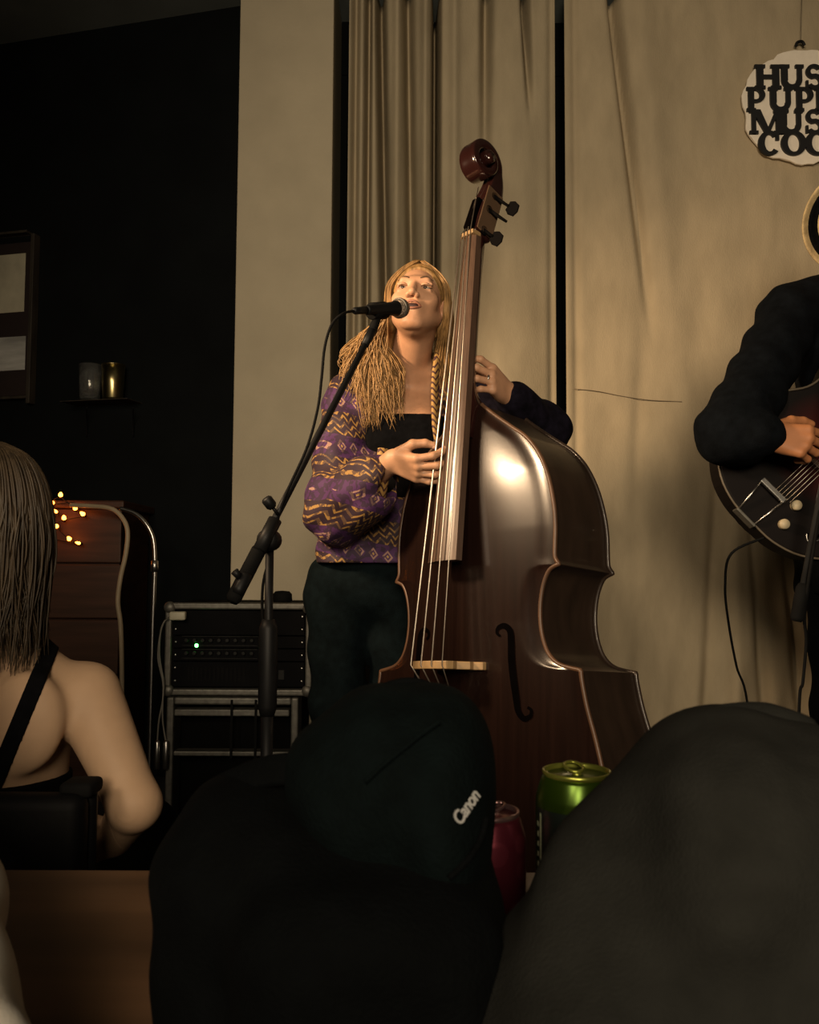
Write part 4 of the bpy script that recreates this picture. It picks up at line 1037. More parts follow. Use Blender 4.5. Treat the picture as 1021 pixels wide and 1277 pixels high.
pG, fG, tG, axG = hand_prims(gw, W(1010, 552, 1.985)-gw, Vector((.3, .1, .95)), 1, ((40, 55, 30), (42, 55, 30), (44, 55, 30), (46, 55, 30)))
if axG[2].y < 0: pG, fG, tG, axG = hand_prims(gw, W(1010, 552, 1.985)-gw, Vector((.3, .1, .95)), -1, ((40, 55, 30), (42, 55, 30), (44, 55, 30), (46, 55, 30)))
pG2, fG2, tG2, axG2 = hand_prims(gw2, Vector((-.3, -.6, .5)), Vector((-.4, 0, .8)), 1, ((40, 60, 40),)*4)
def gfield(lo, hi, h):
    F = Field(lo, hi, h); F.add(gtorso, .045).add(garm, .03).add(gleg, .04); head_apply(F, ghp)
    F.add(pG, .012).add(fG, .0045).add(pG2, .012).add(fG2, .0045); return F
glo, ghi = bounds(gtorso+garm+gleg+ghp[0]+fG+fG2); bx = [bounds(pG+fG, .012)]
parts = [gfield(glo, ghi, .007).arrays([(a+.006, b-.006) for a, b in bx])]+[gfield(a-.004, b+.004, .0028).arrays() for a, b in bx]
SKIN2 = mat('skin_tanned', (0.42, 0.17, 0.07), 0.55, var=0.1, scale=30)
gbody = put('body', np_mesh('body', parts), SKIN2, gp)
face_parts(ghp[5], gB, gbody)
gcap = np_mesh('cap', [hair_cap(gh, gB, 1.02)])
put('hair', gcap, mat('dark_brown_hair', (0.012, 0.008, 0.006), 0.6, var=0.4, scale=60), gp)
GJ = mat('black_wool_jacket', (0.0035, 0.0045, 0.006), 0.95, var=0.3, scale=40, bump=0.25, bscale=250, spec=0.06)
jk_ = [ell(gchest, (.200, .140, .25)), cone(gchest, ghip+Vector((0, 0, -.03)), .160, .155), rbox(ghip+Vector((0, 0, -.01)), (.190, .140, .13), .08), cone(gn+Vector((-.03, .02, -.02)), gs, .060, .075), cone(gn+Vector((.03, .02, -.02)), gs2, .060, .075)]
ja = [cone(gs, ge, .078, .080), cone(ge+Vector((0, .02, 0)), gw+(ge-gw)*.12, .078, .052), cone(gs2, ge2, .078, .075), cone(ge2, gw2, .070, .050)]
F = Field(*bounds(jk_+ja, .03), .007); F.add(jk_, .05).add(ja, .035)
F.warp(lambda P: .005*np.sin(P[0]*45+P[2]*38)*np.cos(P[2]*24-P[1]*30))
F.cut([cone(gn+Vector((0, -.05, .12)), gn+Vector((0, -.06, -.02)), .075, .06)], .02)
F.F = np.maximum(F.F, W(1000, 744, 2.16).z-F.ax[2][None, None, :])
put('jacket', np_mesh('jacket', [F.arrays()]), GJ, gp)
gt = []
for e, k_, a_ in zip((-1, 1), gk, ga): gt += chain([ghip+Vector((e*.085, 0, -.02)), k_, a_+Vector((0, 0, -.03))], [.105, .080, .070])
F = Field(*bounds(gt, .02), .0085); F.add(gt, .03); F.warp(lambda P: .004*np.sin(P[2]*42+P[0]*30))
put('trousers', np_mesh('trousers', [F.arrays()]), BLACKCLOTH, gp)
for an in ga:
    f0 = Vector((an.x, an.y+.02, STAGE+.045)); f1 = Vector((an.x, an.y-.18, STAGE+.036))
    F = Field(*bounds([cone(f0, f1, .052, .046)], .03), .006); F.add([cone(f0, f1, .046, .042), cone(f0, f0+Vector((0, 0, .05)), .05, .05)], .02)
    F.F = np.maximum(F.F, STAGE+.002-F.ax[2][None, None, :]); put('shoe', np_mesh('shoe', [F.arrays()]), RUBBER, gp)
# straw hat pushed back on the head, brim standing up like a halo
STRAW = mat('straw', (0.46, 0.34, 0.17), 0.7, var=0.25, scale=40, bump=0.4, bscale=150)
hatc = W(1063, 275, GY+.035); hd = Vector((0.05, 0.93, 0.36)).normalized()
hat = thing('straw_hat', 'straw hat with a dark lined brim on the guitarist\'s head', 'hat', hatc)
MH = axisM(hatc, hd)
put('crown', lathe([(.094, -.005), (.093, .05), (.088, .095), (.070, .112), (.030, .115), (.001, .113)], 40, MH), STRAW, hat)
put('brim', lathe([(.090, .004), (.110, -.002), (.130, -.010), (.139, -.016), (.141, -.013), (.131, -.004), (.110, .005), (.090, .010)], 48, MH), STRAW, hat)
put('brim_shade', lathe([(.088, .002), (.110, -.0045), (.122, -.0085), (.122, -.0075), (.110, -.003), (.088, .003)], 48, MH), BLACKCLOTH, hat)  # black ring stands in for the shade inside the brim
put('hat_band', lathe([(.0945, .008), (.0965, .012), (.0950, .034), (.0930, .036)], 40, MH), BLACKCLOTH, hat)

# ---------------- the guitar
GU = Vector((.735, .03, .68)).normalized(); GN = Vector((-.06, -1, .06)); GN = (GN-GU*GN.dot(GU)).normalized(); GV = GN.cross(GU)
if GV.z > 0: GV = -GV
gc0 = W(1014, 580, 2.125)
MG_ = Matrix((GU, -GN, GV)).transposed().to_4x4(); MG_.translation = gc0     # local x along neck, y into the body, z towards the lower edge
gtr = thing('guitar', 'dark red hollow-body guitar with metal tailpiece held by the guitarist', 'guitar')
gtr.matrix_world = MG_
BURST = bpy.data.materials.new('sunburst_lacquer'); BURST.use_nodes = True
g_ = NG(BURST); b_ = g_.N['Principled BSDF']; b_.inputs['Roughness'].default_value = .6; b_.inputs['Specular IOR Level'].default_value = .12
tc_ = g_.N.new('ShaderNodeTexCoord'); ln_ = g_.N.new('ShaderNodeVectorMath'); ln_.operation = 'DISTANCE'
g_.L.new(tc_.outputs['Object'], ln_.inputs[0]); ln_.inputs[1].default_value = (.06, 0, 0)
rp_ = g_.N.new('ShaderNodeValToRGB'); rp_.color_ramp.elements[0].position = .05; rp_.color_ramp.elements[0].color = (.050, .006, .006, 1)
rp_.color_ramp.elements[1].position = .145; rp_.color_ramp.elements[1].color = (.005, .0035, .0035, 1)
g_.L.new(ln_.outputs['Value'], rp_.inputs[0]); g_.L.new(rp_.outputs[0], b_.inputs['Base Color'])
gh_ = [(-.195, .0), (-.193, .06), (-.170, .125), (-.12, .180), (-.05, .208), (.02, .200), (.08, .165), (.125, .137), (.17, .132), (.22, .148), (.27, .155), (.32, .135), (.35, .085), (.358, .03)]
up_ = smooth_path([Vector((a*1.06, b*1.06, 0)) for a, b in gh_], 4)
gout = [(p.x, p.y) for p in up_]+[(p.x, -p.y) for p in reversed(up_[1:])]
def gput(name, me, m, parent=None, smooth=True): return link(name, me, m, parent or gtr, smooth)
gput('body', poly_prism(gout, .080, Matrix.Identity(4), 'gbody', .006), BURST, smooth=False)
IVORY = mat('aged_binding', (0.45, 0.38, 0.25), .5); BIND = mat('dark_binding', (0.10, 0.08, 0.055), .5)
lp_ = [Vector((a, .002, b)) for a, b in gout]; gput('binding', tube(lp_+[lp_[0]], .0028, 8), BIND)
gput('tailpiece_bar', box((-.130, -.026, -.062), (-.115, -.014, .014), .003), CHROME, smooth=False)
for e in (-1, 1): gput('tailpiece_arm', tube([(-.122, -.018, -.024+e*.035), (-.207, -.004, -.02+e*.026)], .0030, 8), CHROME)
gput('tail_hinge', box((-.213, -.004, -.05), (-.206, .03, .01), .002), DIMSTEEL, smooth=False)
for a, b in ((-.104, .040), (-.158, .052)):
    gput('control_knob', lathe([(.013, 0), (.0125, .012), (.010, .016), (.001, .0165)], 20, axisM(Vector((a, -.001, b)), (0, -1, 0))), IVORY)
gput('f_hole', tube(smooth_path([(.02, -.001, .105), (-.01, -.001, .118), (-.06, -.001, .122), (-.115, -.001, .128), (-.135, -.001, .118), (-.128, -.001, .108)], 5), .0055, 8, flat=.4), HOLE)
gput('f_hole_edge', tube(smooth_path([(.015, -.0022, .112), (-.06, -.0022, .129), (-.118, -.0022, .136), (-.144, -.0022, .120), (-.132, -.0022, .104)], 5), .0017, 6), CHROME)
gput('f_hole', tube(smooth_path([(.02, -.001, -.105), (-.01, -.001, -.118), (-.06, -.001, -.122), (-.115, -.001, -.128)], 5), .0055, 8, flat=.4), HOLE)
gput('bridge', box((-.006, -.022, -.050), (.006, .0, .050), .002), EBONY, smooth=False)
gput('pickup', box((.13, -.010, -.042), (.165, .0, .042), .003), BLACKMETAL, smooth=False)
gput('neck', box((.30, -.018, -.024), (.80, .012, .024), .008), PEGW, smooth=False)
gput('fingerboard', box((.22, -.024, -.027), (.79, -.017, .027), .001), EBONY, smooth=False)
gput('headstock', box((.79, -.010, -.040), (.95, .006, .040), .006), BURST, smooth=False)
for k in range(6):
    v = -.022+.0088*k; gput('string', tube([(-.118, -.026, v), (0, -.0245, v), (.80, -.026, v*.8)], .0007, 5), STRINGM)

# guitar lead and the second boom stand at the guitarist
cpt = [MG_ @ Vector((-.200, .02, .050)), W(912, 690, 2.13), W(904, 730, 2.2), W(908, 775, 2.28), W(918, 830, 2.34), W(933, 890, 2.4)]
cpt.append(Vector((cpt[-1].x+.03, 2.45, STAGE+.006))); cpt.append(Vector((1.2, 2.7, STAGE+.005)))
tag(link('guitar_cable', tube(smooth_path(cpt, 8), .0032, 8), RUBBER), 'black cable hanging from the guitar to the stage floor', 'cable')
S0 = Vector((W(1062, 700, 1.98).x, 1.98, STAGE)); bs = thing('microphone_stand', 'black boom microphone stand in front of the guitarist', 'microphone stand', S0)
b0, b1 = W(993, 775, 1.95), W(1034, 560, 1.95); bd2 = (b1-b0).normalized(); b2 = b0+bd2*.80
put('boom', tube([b0, b2], .0075, 12), mat('satin_black_tube', (0.05, 0.05, 0.05), 0.3, metal=0.6), bs)
put('counterweight', tube([b0, b0+bd2*.008, b0+bd2*.075, b0+bd2*.085], [.010, .015, .015, .010], 14), RUBBER, bs)
tt = (S0.x-b0.x)/bd2.x; cl2 = b0+bd2*tt
put('upright', tube([Vector((S0.x, S0.y, cl2.z-.01)), Vector((S0.x, S0.y, STAGE+.06))], .010, 12), BLACKMETAL, bs)
put('clutch', tube([cl2-Vector((0, .02, 0)), cl2+Vector((0, .045, 0))], .022, 14), BLACKMETAL, bs)
put('base', lathe([(.13, 0), (.13, .012), (.11, .022), (.018, .032), (.014, .07)], 32, Matrix.Translation(S0)), BLACKMETAL, bs)
cc = [W(1003, 770, 1.96), W(1005, 800, 1.98), W(1001, 850, 2.0), W(996, 895, 2.02)]; cc.append(Vector((cc[-1].x, 2.05, STAGE+.006))); cc.append(Vector((cc[-1].x+.3, 2.1, STAGE+.005)))
tag(link('stand_cable', tube(smooth_path([b0+bd2*.25+Vector((0, -.012, 0)), b0+bd2*.10+Vector((0, -.02, 0))]+cc, 8), .0036, 8), RUBBER), 'black cable drooping from the boom stand at the guitarist', 'cable')

# ================================================================== foreground
# ---------------- table
TZ = CAMZ-0.325
TABLEW = mat('glossy_brown_table', (0.105, 0.055, 0.028), 0.45, var=0.35, scale=6, stretch=(0.25, 3, 1), coat=0.0, spec=0.35)
tb = thing('table', 'glossy brown wooden table in front of the camera', 'table', (0.0, 0.62, 0))
put('table_top', box((-0.48, 0.26, TZ-0.032), (0.62, 0.965, TZ), 0.005), TABLEW, tb, False)
for x in (-0.41, 0.55):
    for y in (0.32, 0.90): put('leg', box((x-.025, y-.025, 0), (x+.025, y+.025, TZ-.03), .004), TABLEW, tb, False)
for y in (0.335, 0.885): put('apron', box((-0.40, y-.01, TZ-.10), (0.54, y+.01, TZ-.031)), TABLEW, tb, False)

# ---------------- woman seen from behind
WY = 1.36
wm = thing('person', 'woman in a black strap top sitting with her bare back to the table', 'person', Vector((W(-40, 950, WY).x, WY, 0)))
wh = W(-38, 655, WY-.02); wB = basis(R(118), R(-4), R(0)); whp = head_prims(wh, wB, 1.0)
wn_ = W(-30, 800, WY); wsR = W(108, 868, WY); wsL = W(-170, 868, WY)
wc = W(-30, 935, WY+.01); wh2 = Vector((wc.x, WY+.02, .52)); weR = W(168, 1003, WY-.06); wwR = W(142, 1046, 1.40)
wt_ = [ell(wc, (.135, .090, .22)), cone(wc, wh2, .115, .125), ell(wh2, (.17, .125, .11)), cone(wn_+Vector((0, 0, -.02)), wsR+Vector((-.03, 0, -.005)), .048, .054), cone(wn_+Vector((0, 0, -.02)), wsL+Vector((.03, 0, -.005)), .048, .054), cone(wh-Vector((0, -.01, .07)), wn_, .050, .055)]
blade = [ell(W(35, 900, WY-.075), (.05, .025, .07)), ell(W(-95, 900, WY-.075), (.05, .025, .07))]
weL = W(-235, 1000, WY-.05); wwL = W(-215, 1060, WY+.15)
wa = chain([wsR, weR], [.052, .036])+chain([weR, wwR], [.036, .027])+chain([wsL, weL, wwL], [.054, .040, .028])
wl = []
for e in (-1, 1): wl += chain([wh2+Vector((e*.09, 0, -.02)), Vector((wh2.x+e*.12, WY+.46, .50)), Vector((wh2.x+e*.12, WY+.48, .09))], [.085, .06, .042])
pW, fW, tW, axW = hand_prims(wwR, Vector((-.40, -.85, -.12)), Vector((.4, -.4, .75)), 1, ((35, 50, 25), (38, 52, 25), (40, 52, 25), (44, 52, 25)), scale=.80)
def wfield(lo, hi, h):
    F = Field(lo, hi, h); F.add(wt_, .045).add(blade, .04).add(wa, .016).add(wl, .04); head_apply(F, whp)
    F.add(pW, .012).add(fW, .0045); return F
lo, hi = bounds(wt_+wa+wl+whp[0]+fW); bx = [bounds(pW+fW, .012)]
parts = [wfield(lo, hi, .0065).arrays([(a+.006, b-.006) for a, b in bx])]+[wfield(a-.004, b+.004, .0028).arrays() for a, b in bx]
SKIN3 = mat('skin_back', (0.45, 0.295, 0.185), 0.6, var=0.07, scale=18, spec=0.3)
wbody = put('body', np_mesh('body', parts), SKIN3, wm)
face_parts(whp[5], wB, wbody)
# strap and top: cut out of the body a little inflated
def inflated(off): F = wfield(lo, hi, .0065); F.F -= off; return F
cP = np.array([0, 0, CAMZ]); a_ = np.array(W(64, 806, WY-.09)); b_ = np.array(W(-2, 965, WY-.09))
pn = np.cross(a_-cP, b_-cP); pn /= np.linalg.norm(pn); mid_ = (a_+b_)/2
slo = np.array(W(-40, 1000, WY-.12)); shi = np.array(W(95, 770, WY-.12)); slo[1], shi[1] = WY-.16, WY+.12; slo[0] -= .02
F = wfield(slo, shi, .003); F.F -= .004; P = np.meshgrid(*F.ax, indexing='ij', sparse=True)
dpl = np.abs(sum(pn[i]*(P[i]-mid_[i]) for i in range(3)))-.0115
F.F = np.maximum(F.F, dpl); F.F = np.maximum(F.F, W(0, 985, WY).z-.02-P[2]); F.F = np.maximum(F.F, P[2]-(W(66, 792, WY).z+.03)+0*P[0])
put('strap', np_mesh('strap', [F.arrays()]), BLACKCLOTH, wm)
F = inflated(.006); P = np.meshgrid(*F.ax, indexing='ij', sparse=True)
F.F = np.maximum(F.F, P[2]-(W(0, 985, WY-.09).z)); F.F = np.maximum(F.F, .48-P[2]); F.F = np.maximum(F.F, np.abs(P[0]-wc.x)-.165)
put('top', np_mesh('top', [F.arrays()]), BLACKCLOTH, wm)
wtr = [cone(a, b, ra, rb) for a, b, ra, rb in ()]
for e in (-1, 1): wtr += chain([wh2+Vector((e*.09, 0, -.02)), Vector((wh2.x+e*.12, WY+.46, .50)), Vector((wh2.x+e*.12, WY+.48, .07))], [.098, .075, .060])
wtr.append(ell(wh2+Vector((0, 0, -.01)), (.185, .138, .105)))
F = Field(*bounds(wtr, .02), .009); F.add(wtr, .03); put('trousers', np_mesh('trousers', [F.arrays()]), JEANS, wm)
for e in (-1, 1):
    f0 = Vector((wh2.x+e*.12, WY+.47, .042)); f1 = f0+Vector((0, .17, -.006))
    F = Field(*bounds([cone(f0, f1, .05, .045)], .03), .006); F.add([cone(f0, f1, .044, .040)], .02); F.F = np.maximum(F.F, .002-F.ax[2][None, None, :])
    put('shoe', np_mesh('shoe', [F.arrays()]), RUBBER, wm)
wl_ = []; rnd = random.Random(11)
for k in range(900):
    az = rnd.uniform(-2.75, 2.75); X_, Y_, Z_ = wB              # around the back of the head, face left free
    dr = -(Y_*math.cos(az*.62))+X_*math.sin(az*.62); dr = Vector((dr.x, dr.y, 0)).normalized()
    c = wh+Vector((0, 0, .03))-Y_*.026; r0 = 1/math.sqrt((dr.dot(X_)/.083)**2+(dr.dot(Y_)/.103)**2)*rnd.uniform(.97, 1.05)
    p0_ = wh-Y_*.026+Vector((0, 0, .126))+dr*rnd.uniform(.005, .03); p1_ = c+dr*r0*.74+Vector((0, 0, .070)); p2_ = c+dr*(r0+.004)+Vector((0, 0, .0))
    ln = rnd.uniform(.14, .25); wv = rnd.uniform(-.012, .012)
    tdir = Vector((-dr.y, dr.x, 0)); p3_ = p2_+Vector((0, 0, -ln*.45))+tdir*wv+dr*rnd.uniform(-.012, .006); p4_ = p2_+Vector((0, 0, -ln))-tdir*wv+dr*rnd.uniform(-.03, .004)
    wl_.append(([p0_, p1_, p2_, p3_, p4_], [.0012, .0016, .0017, .0016, .0004]))
put('hair', joinm([np_mesh('cap', [hair_cap(wh, wB)]), locks(wl_, 5)], 'hair'), mat('brown_blond_hair', (0.042, 0.027, 0.013), 0.55, var=0.5, scale=30, stretch=(3, 3, 0.4)), wm)
WP = whp[5]
gls = thing('eyeglasses', 'dark framed eyeglasses on the woman with her back to the table', 'glasses', WP(0, .10, 0))
for e in (-1, 1):
    ring = [WP(e*.033+.024*math.cos(a), .100, -.002+.020*math.sin(a)) for a in np.linspace(0, 2*math.pi, 25)]
    put('rim', tube(ring, .0022, 8), BLACKMETAL, gls)
    put('lens', lathe([(.022, -.0008), (.022, .0008)], 24, axisM(WP(e*.033, .100, -.002), wB[1])), mat('lens_glass', (0.6, 0.62, 0.62), 0.05, alpha_tr=0.9, var=0.02), gls)
    put('temple', tube([WP(e*.058, .098, .006), WP(e*.080, .03, .006), WP(e*.082, -.015, .0), WP(e*.080, -.03, -.012)], .0022, 8), BLACKMETAL, gls)
put('nose_bridge', tube(smooth_path([WP(-.010, .101, .004), WP(0, .106, .007), WP(.010, .101, .004)], 4), .002, 8), BLACKMETAL, gls)

# ---------------- her chair
ch = thing('chair', 'black padded chair under the woman with her back to the table', 'chair', Vector((wc.x, WY-.02, 0)))
VINYL = mat('black_vinyl', (0.004, 0.004, 0.0045), 0.65, var=0.2, bump=0.1, bscale=90, spec=0.12)
cxr = W(103, 1020, 1.16).x; cxl = 2*wc.x-cxr; ct = W(50, 992, 1.16).z
put('backrest', box((cxl, 1.15, .60), (cxr, 1.195, ct), .018, 4), VINYL, ch)
for x in (cxl+.008, cxr-.008):
    put('back_post', tube(smooth_path([(x, 1.205, ct+.004), (x, 1.205, .70), (x, 1.20, .45), (x, 1.17, .20), (x, 1.13, .008)], 4), .011, 12), BLACKMETAL, ch)
    put('post_cap', box((x-.030, 1.172, ct-.008), (x+.014, 1.222, ct+.012), .007, 3), RUBBER, ch)
    put('leg', tube([(x, 1.50+.08, .42), (x, 1.60+.03, .008)], .011, 12), BLACKMETAL, ch)
put('seat', box((cxl-.01, 1.20, .415), (cxr+.01, 1.62, .462), .018, 4), VINYL, ch)

# ---------------- cans
def can(name, label, base, rb_, H, body_m, top_m, tab_rot, group=None):
    t = thing(name, label, 'can', base)
    M = Matrix.Translation(base); rt_ = rb_*.815
    put('body', lathe([(rb_*.72, 0), (rb_*.80, .002), (rb_*.97, .010), (rb_, .014), (rb_, H-.022), (rb_*.985, H-.019), (rb_*.86, H-.006), (rt_*1.0, H-.003)], 48, M), body_m, t)
    put('rim', lathe([(rt_*.99, H-.004), (rt_*1.025, H-.002), (rt_*1.025, H+.0005), (rt_*.98, H+.001), (rt_*.94, H-.0005), (rt_*.93, H-.004)], 48, M), top_m, t)
    put('lid', lathe([(rt_*.95, H-.0055), (rt_*.95, H-.0035), (rt_*.86, H-.005), (.001, H-.0045)], 40, M), top_m, t)
    d = Vector((math.cos(tab_rot), math.sin(tab_rot), 0)); c = base+Vector((0, 0, H-.0005))
    ringp = [c+d*(.009+.0105*math.cos(a))+Vector((-d.y, d.x, 0))*.0075*math.sin(a)+Vector((0, 0, .0035*(1+math.cos(a))/2)) for a in np.linspace(0, 2*math.pi, 21)]
    put('pull_tab', tube(ringp, .0014, 8), top_m, t)
    put('rivet', lathe([(.004, -.004), (.004, -.001), (.001, .0)], 12, Matrix.Translation(c)), top_m, t)
    return t
def can_material(name, c0, c1, pattern=60):
    m = bpy.data.materials.new(name); m.use_nodes = True; g = NG(m); b = g.N['Principled BSDF']; b.inputs['Roughness'].default_value = .28; b.inputs['Metallic'].default_value = .75
    tc = g.N.new('ShaderNodeTexCoord'); vo = g.N.new('ShaderNodeTexVoronoi'); vo.inputs['Scale'].default_value = pattern
    g.L.new(tc.outputs['Object'], vo.inputs[0]); g.L.new(g.mix(g.m('GREATER_THAN', vo.outputs[0], .42), c0, c1), b.inputs['Base Color']); return m
gb = W(719, 960, .735); gb.z = TZ+.001
GREENC = can_material('green_can_print', (0.050, 0.095, 0.008), (0.038, 0.075, 0.005), 9)
GREENT = mat('green_can_top', (0.27, 0.29, 0.05), .3, metal=.8)
gcan = can('beverage_can', 'tall green beer can on the table beside the grey jacket', gb, .0335, .157, GREENC, GREENT, R(95))
LBL = mat('can_label_dark', (0.006, 0.010, 0.008), .4); LBLT = mat('can_label_pale', (0.30, 0.34, 0.22), .5)
def wrap(base, r, a0, a1, z0, z1):
    vs, fs = [], []; n = 24
    for k in range(n+1):
        a = R(a0+(a1-a0)*k/n); vs += [(base.x+r*math.cos(a), base.y+r*math.sin(a), base.z+z0), (base.x+r*math.cos(a), base.y+r*math.sin(a), base.z+z1)]
    for k in range(n): fs.append((2*k, 2*k+2, 2*k+3, 2*k+1))
    return meshd('wrap', vs, fs)
put('label', wrap(gb, .0337, 190, 345, .015, .130), LBL, gcan)
put('label_line', wrap(gb, .0339, 199, 203, .02, .126), LBLT, gcan)
for k in range(6): put('label_mark', wrap(gb, .0339, 190, 196, .075+k*.008, .079+k*.008), LBLT, gcan)
pb = W(606, 1010, .745); pb.z = TZ+.001
can('beverage_can', 'pink drink can on the table between the camera bag and the green can', pb, .0328, .122, can_material('pink_can_print', (0.17, 0.028, 0.045), (0.13, 0.02, 0.034), 40), mat('can_aluminium_pink', (0.30, 0.18, 0.18), .3, metal=.9), R(40))

# ---------------- camera bag
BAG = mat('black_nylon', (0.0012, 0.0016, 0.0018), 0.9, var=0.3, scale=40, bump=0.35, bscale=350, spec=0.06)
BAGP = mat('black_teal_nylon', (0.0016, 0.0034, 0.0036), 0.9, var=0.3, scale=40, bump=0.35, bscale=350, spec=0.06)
bc_ = Vector((W(405, 1100, .60).x, .60, TZ))
bag = thing('camera_bag', 'black nylon camera bag with rounded lid and white lettering on the table', 'bag', bc_)
lowb = [rbox(Vector((W(412, 1100, .62).x, .60, TZ+.083)), (.102, .085, .082), .04), ell(Vector((W(318, 1000, .60).x, .60, TZ+.135)), (.050, .07, .052)), rbox(Vector((W(470, 1100, .6).x, .56, TZ+.075)), (.075, .10, .074), .04)]
F = Field(*bounds(lowb, .02), .0035); F.add(lowb, .03); F.warp(lambda P: .0025*np.sin(P[0]*70+P[2]*40)*np.sin(P[2]*55+P[1]*30)); F.F = np.maximum(F.F, TZ+.001-F.ax[2][None, None, :])
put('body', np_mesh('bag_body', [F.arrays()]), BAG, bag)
lid = [ell(W(490, 990, .59), (.058, .075, .064)), ell(W(548, 1015, .57), (.032, .07, .070)), ell(W(465, 965, .60), (.055, .07, .045)), ell(W(520, 910, .60), (.034, .05, .022))]
F = Field(*bounds(lid, .02), .003); F.add(lid, .03); F.warp(lambda P: .0015*np.sin(P[0]*90+P[2]*60)); lidF = F
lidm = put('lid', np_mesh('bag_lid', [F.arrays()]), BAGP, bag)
def on_lid(px, py, off=.0015):
    """first point of the lid along a sight line"""
    for Y in np.arange(.40, .72, .001):
        p = W(px, py, Y); i = [int(round((p[j]-lidF.lo[j])/lidF.h)) for j in range(3)]
        if all(0 <= i[j] < lidF.n[j] for j in range(3)) and lidF.F[i[0], i[1], i[2]] < .001: return W(px, py, Y-off)
    return W(px, py, .52)
seam = [on_lid(a, b) for a, b in ((455, 975), (480, 952), (505, 932), (530, 912), (548, 900))]
put('piping', tube(smooth_path(seam, 5), .0016, 6), BAGP, bag)
seam2 = [on_lid(a, b) for a, b in ((560, 1095), (585, 1070), (600, 1045), (606, 1020))]
put('zipper', tube(smooth_path(seam2, 5), .0020, 6), BAG, bag)
hd_ = [W(430, 945, .60), W(440, 900, .60), W(470, 868, .60), W(510, 855, .60), W(545, 868, .60), W(555, 900, .60)]
put('carry_handle', tube(smooth_path(hd_, 6), .0075, 10, flat=.55), BAG, bag)
strp = [W(270, 985, .60), W(330, 962, .585), W(400, 958, .58), W(440, 970, .57)]
put('shoulder_strap', tube(smooth_path(strp, 6), .012, 10, flat=.35), BAG, bag)
# lettering on the lid
tcv = bpy.data.curves.new('lettering', 'FONT'); tcv.body = 'Canon'; tcv.size = .0150; tcv.offset = .00022; tcv.extrude = .0003; tcv.space_character = 0.92; tcv.shear = .0
to = bpy.data.objects.new('tmp_text', tcv); COL.objects.link(to); bpy.context.view_layer.update()
tm = bpy.data.meshes.new_from_object(to.evaluated_get(bpy.context.evaluated_depsgraph_get())); bpy.data.objects.remove(to)
q0, q1 = on_lid(572, 1031, .0022), on_lid(597, 994, .0022); q2 = on_lid(562, 1012, .0022)
ex_ = (q1-q0).normalized(); ey_ = (q2-q0); ey_ = (ey_-ex_*ey_.dot(ex_)).normalized(); ez_ = ex_.cross(ey_)
xs = [v.co.x for v in tm.vertices]; sc_ = (q1-q0).length/(max(xs)-min(xs)); Mt = Matrix((ex_, ey_, ez_)).transposed().to_4x4()
tm.transform(Matrix.Translation(q0+ez_*.001) @ Mt @ Matrix.Diagonal((sc_, sc_*1.15, 1, 1)))
put('lettering', tm, mat('white_lettering', (0.36, 0.36, 0.35), .7), bag, False)

# ---------------- grey jacket heaped on the table
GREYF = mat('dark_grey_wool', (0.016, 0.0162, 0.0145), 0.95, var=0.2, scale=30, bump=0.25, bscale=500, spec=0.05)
jc = Vector((.24, .50, TZ))
hp_ = [ell(W(910, 1075, .53), (.075, .085, .080)), ell(W(855, 1190, .51), (.074, .085, .076)), ell(W(740, 1275, .50), (.072, .08, .058)), ell(W(1005, 1080, .55), (.09, .09, .080)), rbox(Vector((.24, .50, TZ+.045)), (.18, .11, .045), .04)]
F = Field(*bounds(hp_, .02), .004); F.add(hp_, .06).add([cone(W(1060, 1050, .50), W(935, 1020, .475), .034, .026), cone(W(935, 1020, .475), W(900, 1120, .455), .026, .02)], .03)
F.warp(lambda P: .0035*np.sin(P[0]*38+P[2]*46+2*np.sin(P[1]*20))+.0015*np.sin(P[2]*110-P[0]*70)); F.F = np.maximum(F.F, TZ+.001-F.ax[2][None, None, :])
jt = thing('grey_jacket', 'dark grey woollen jacket heaped on the table in front of the green can', 'jacket', jc)
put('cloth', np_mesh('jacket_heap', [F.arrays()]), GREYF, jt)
cl_ = [W(1015, 905, .56), W(960, 893, .545), W(905, 896, .535), W(860, 915, .525)]
put('collar', tube(smooth_path(cl_, 6), [.006, .010, .010, .004], 10, flat=.5), GREYF, jt)
# ---------------- white sleeved neighbour at the left
WHITE = mat('white_cotton', (0.80, 0.75, 0.66), 0.9, var=0.05, scale=30, bump=0.08, bscale=400)
np_ = thing('person', 'neighbour in a white sleeved top resting an elbow on the table', 'person', (-.70, .42, 0))
ns, ne, nw = Vector((-.56, .50, 1.02)), Vector((-.358, .66, TZ+.070)), Vector((-.226, .47, TZ+.047))
nc = Vector((-0.710, 0.420, .90)); nh = Vector((-0.710, 0.400, .56)); nhd = Vector((-0.710, 0.460, 1.27)); nB = basis(R(180), 0, 0); nhp = head_prims(nhd, nB)
nt = [ell(nc, (.15, .10, .21)), cone(nc, nh, .12, .13), ell(nh, (.17, .12, .11)), cone(Vector((-0.710, 0.420, 1.10)), ns, .05, .055), cone(Vector((-0.710, 0.420, 1.10)), Vector((-0.870, 0.440, 1.02)), .05, .055), cone(nhd-Vector((0, .02, .07)), Vector((-0.710, 0.420, 1.10)), .052, .058)]
na = chain([ns, ne, nw], [.052, .040, .028])+chain([Vector((-0.870, 0.440, 1.02)), Vector((-0.950, 0.590, .78)), Vector((-0.850, 0.740, .56))], [.052, .040, .028])
nl = []
for e in (-1, 1): nl += chain([nh+Vector((e*.09, 0, -.02)), Vector((-.66+e*.11-0.05, 0.840, .52)), Vector((-.66+e*.11-0.05, 0.860, .09))], [.08, .058, .042])
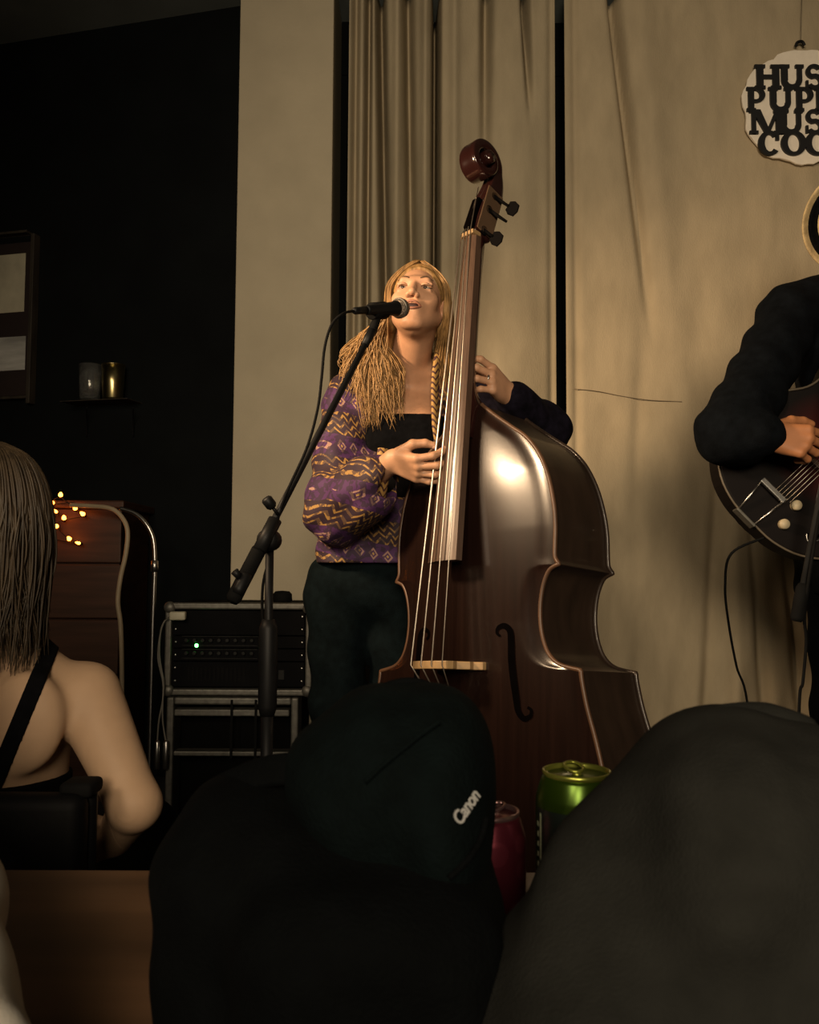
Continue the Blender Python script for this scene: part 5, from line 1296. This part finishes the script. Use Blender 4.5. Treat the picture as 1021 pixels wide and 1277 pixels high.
pN, fN, tN, axN = hand_prims(nw, Vector((.45, -.85, -.05)), Vector((-.8, -.3, .3)), 1, ((25, 30, 20),)*4)
F = Field(*bounds(nt+na+nl+nhp[0]+fN), .0065); F.add(nt, .045).add(na, .03).add(nl, .04); head_apply(F, nhp); F.add(pN, .012).add(fN, .004)
nbody = put('body', np_mesh('body', [F.arrays()]), SKIN, np_)
put('hair', np_mesh('cap', [hair_cap(nhd, nB)]), mat('dark_brown_hair', (0.012, 0.008, 0.006), 0.6), np_)
face_parts(nhp[5], nB, nbody)
nj = [ell(nc, (.168, .118, .225)), cone(nc, nh, .138, .145), cone(Vector((-0.710, 0.430, 1.085)), ns, .055, .068), cone(Vector((-0.710, 0.430, 1.085)), Vector((-0.870, 0.440, 1.02)), .055, .068), cone(ns, ne, .066, .052), cone(ne, nw+(ne-nw)*.12, .052, .042), cone(Vector((-0.870, 0.440, 1.02)), Vector((-0.950, 0.590, .78)), .066, .056), cone(Vector((-0.950, 0.590, .78)), Vector((-0.860, 0.720, .58)), .056, .042)]
F = Field(*bounds(nj, .02), .006); F.add(nj, .035); F.warp(lambda P: .003*np.sin(P[0]*50+P[2]*40)*np.cos(P[1]*35))
F.cut([cone(Vector((-0.710, 0.420, 1.25)), Vector((-0.710, 0.440, 1.13)), .075, .06)], .015); F.F = np.maximum(F.F, .56-F.ax[2][None, None, :])
put('shirt', np_mesh('shirt', [F.arrays()]), WHITE, np_)
nt2 = [ell(nh, (.182, .132, .115))]
for e in (-1, 1): nt2 += chain([nh+Vector((e*.09, 0, -.02)), Vector((-.66+e*.11-0.05, 0.840, .52)), Vector((-.66+e*.11-0.05, 0.860, .07))], [.092, .07, .058])
F = Field(*bounds(nt2, .02), .009); F.add(nt2, .03); put('trousers', np_mesh('trousers', [F.arrays()]), JEANS, np_)
for e in (-1, 1):
    f0 = Vector((-.66+e*.11-0.05, 0.850, .042)); f1 = f0+Vector((0, .17, -.006))
    F = Field(*bounds([cone(f0, f1, .05, .045)], .03), .007); F.add([cone(f0, f1, .044, .040)], .02); F.F = np.maximum(F.F, .002-F.ax[2][None, None, :])
    put('shoe', np_mesh('shoe', [F.arrays()]), RUBBER, np_)
sto = thing('stool', 'black round stool under the neighbour in the white top', 'stool', (-.71, .42, 0))
put('seat', lathe([(.17, .42), (.18, .425), (.18, .445), (.165, .452), (.001, .453)], 32, Matrix.Translation((-.71, .42, 0))), VINYL, sto)
for a in (45, 135, 225, 315): put('leg', tube([(-.71+.10*math.cos(R(a)), .42+.10*math.sin(R(a)), .425), (-.71+.17*math.cos(R(a)), .42+.17*math.sin(R(a)), .006)], .011, 10), BLACKMETAL, sto)
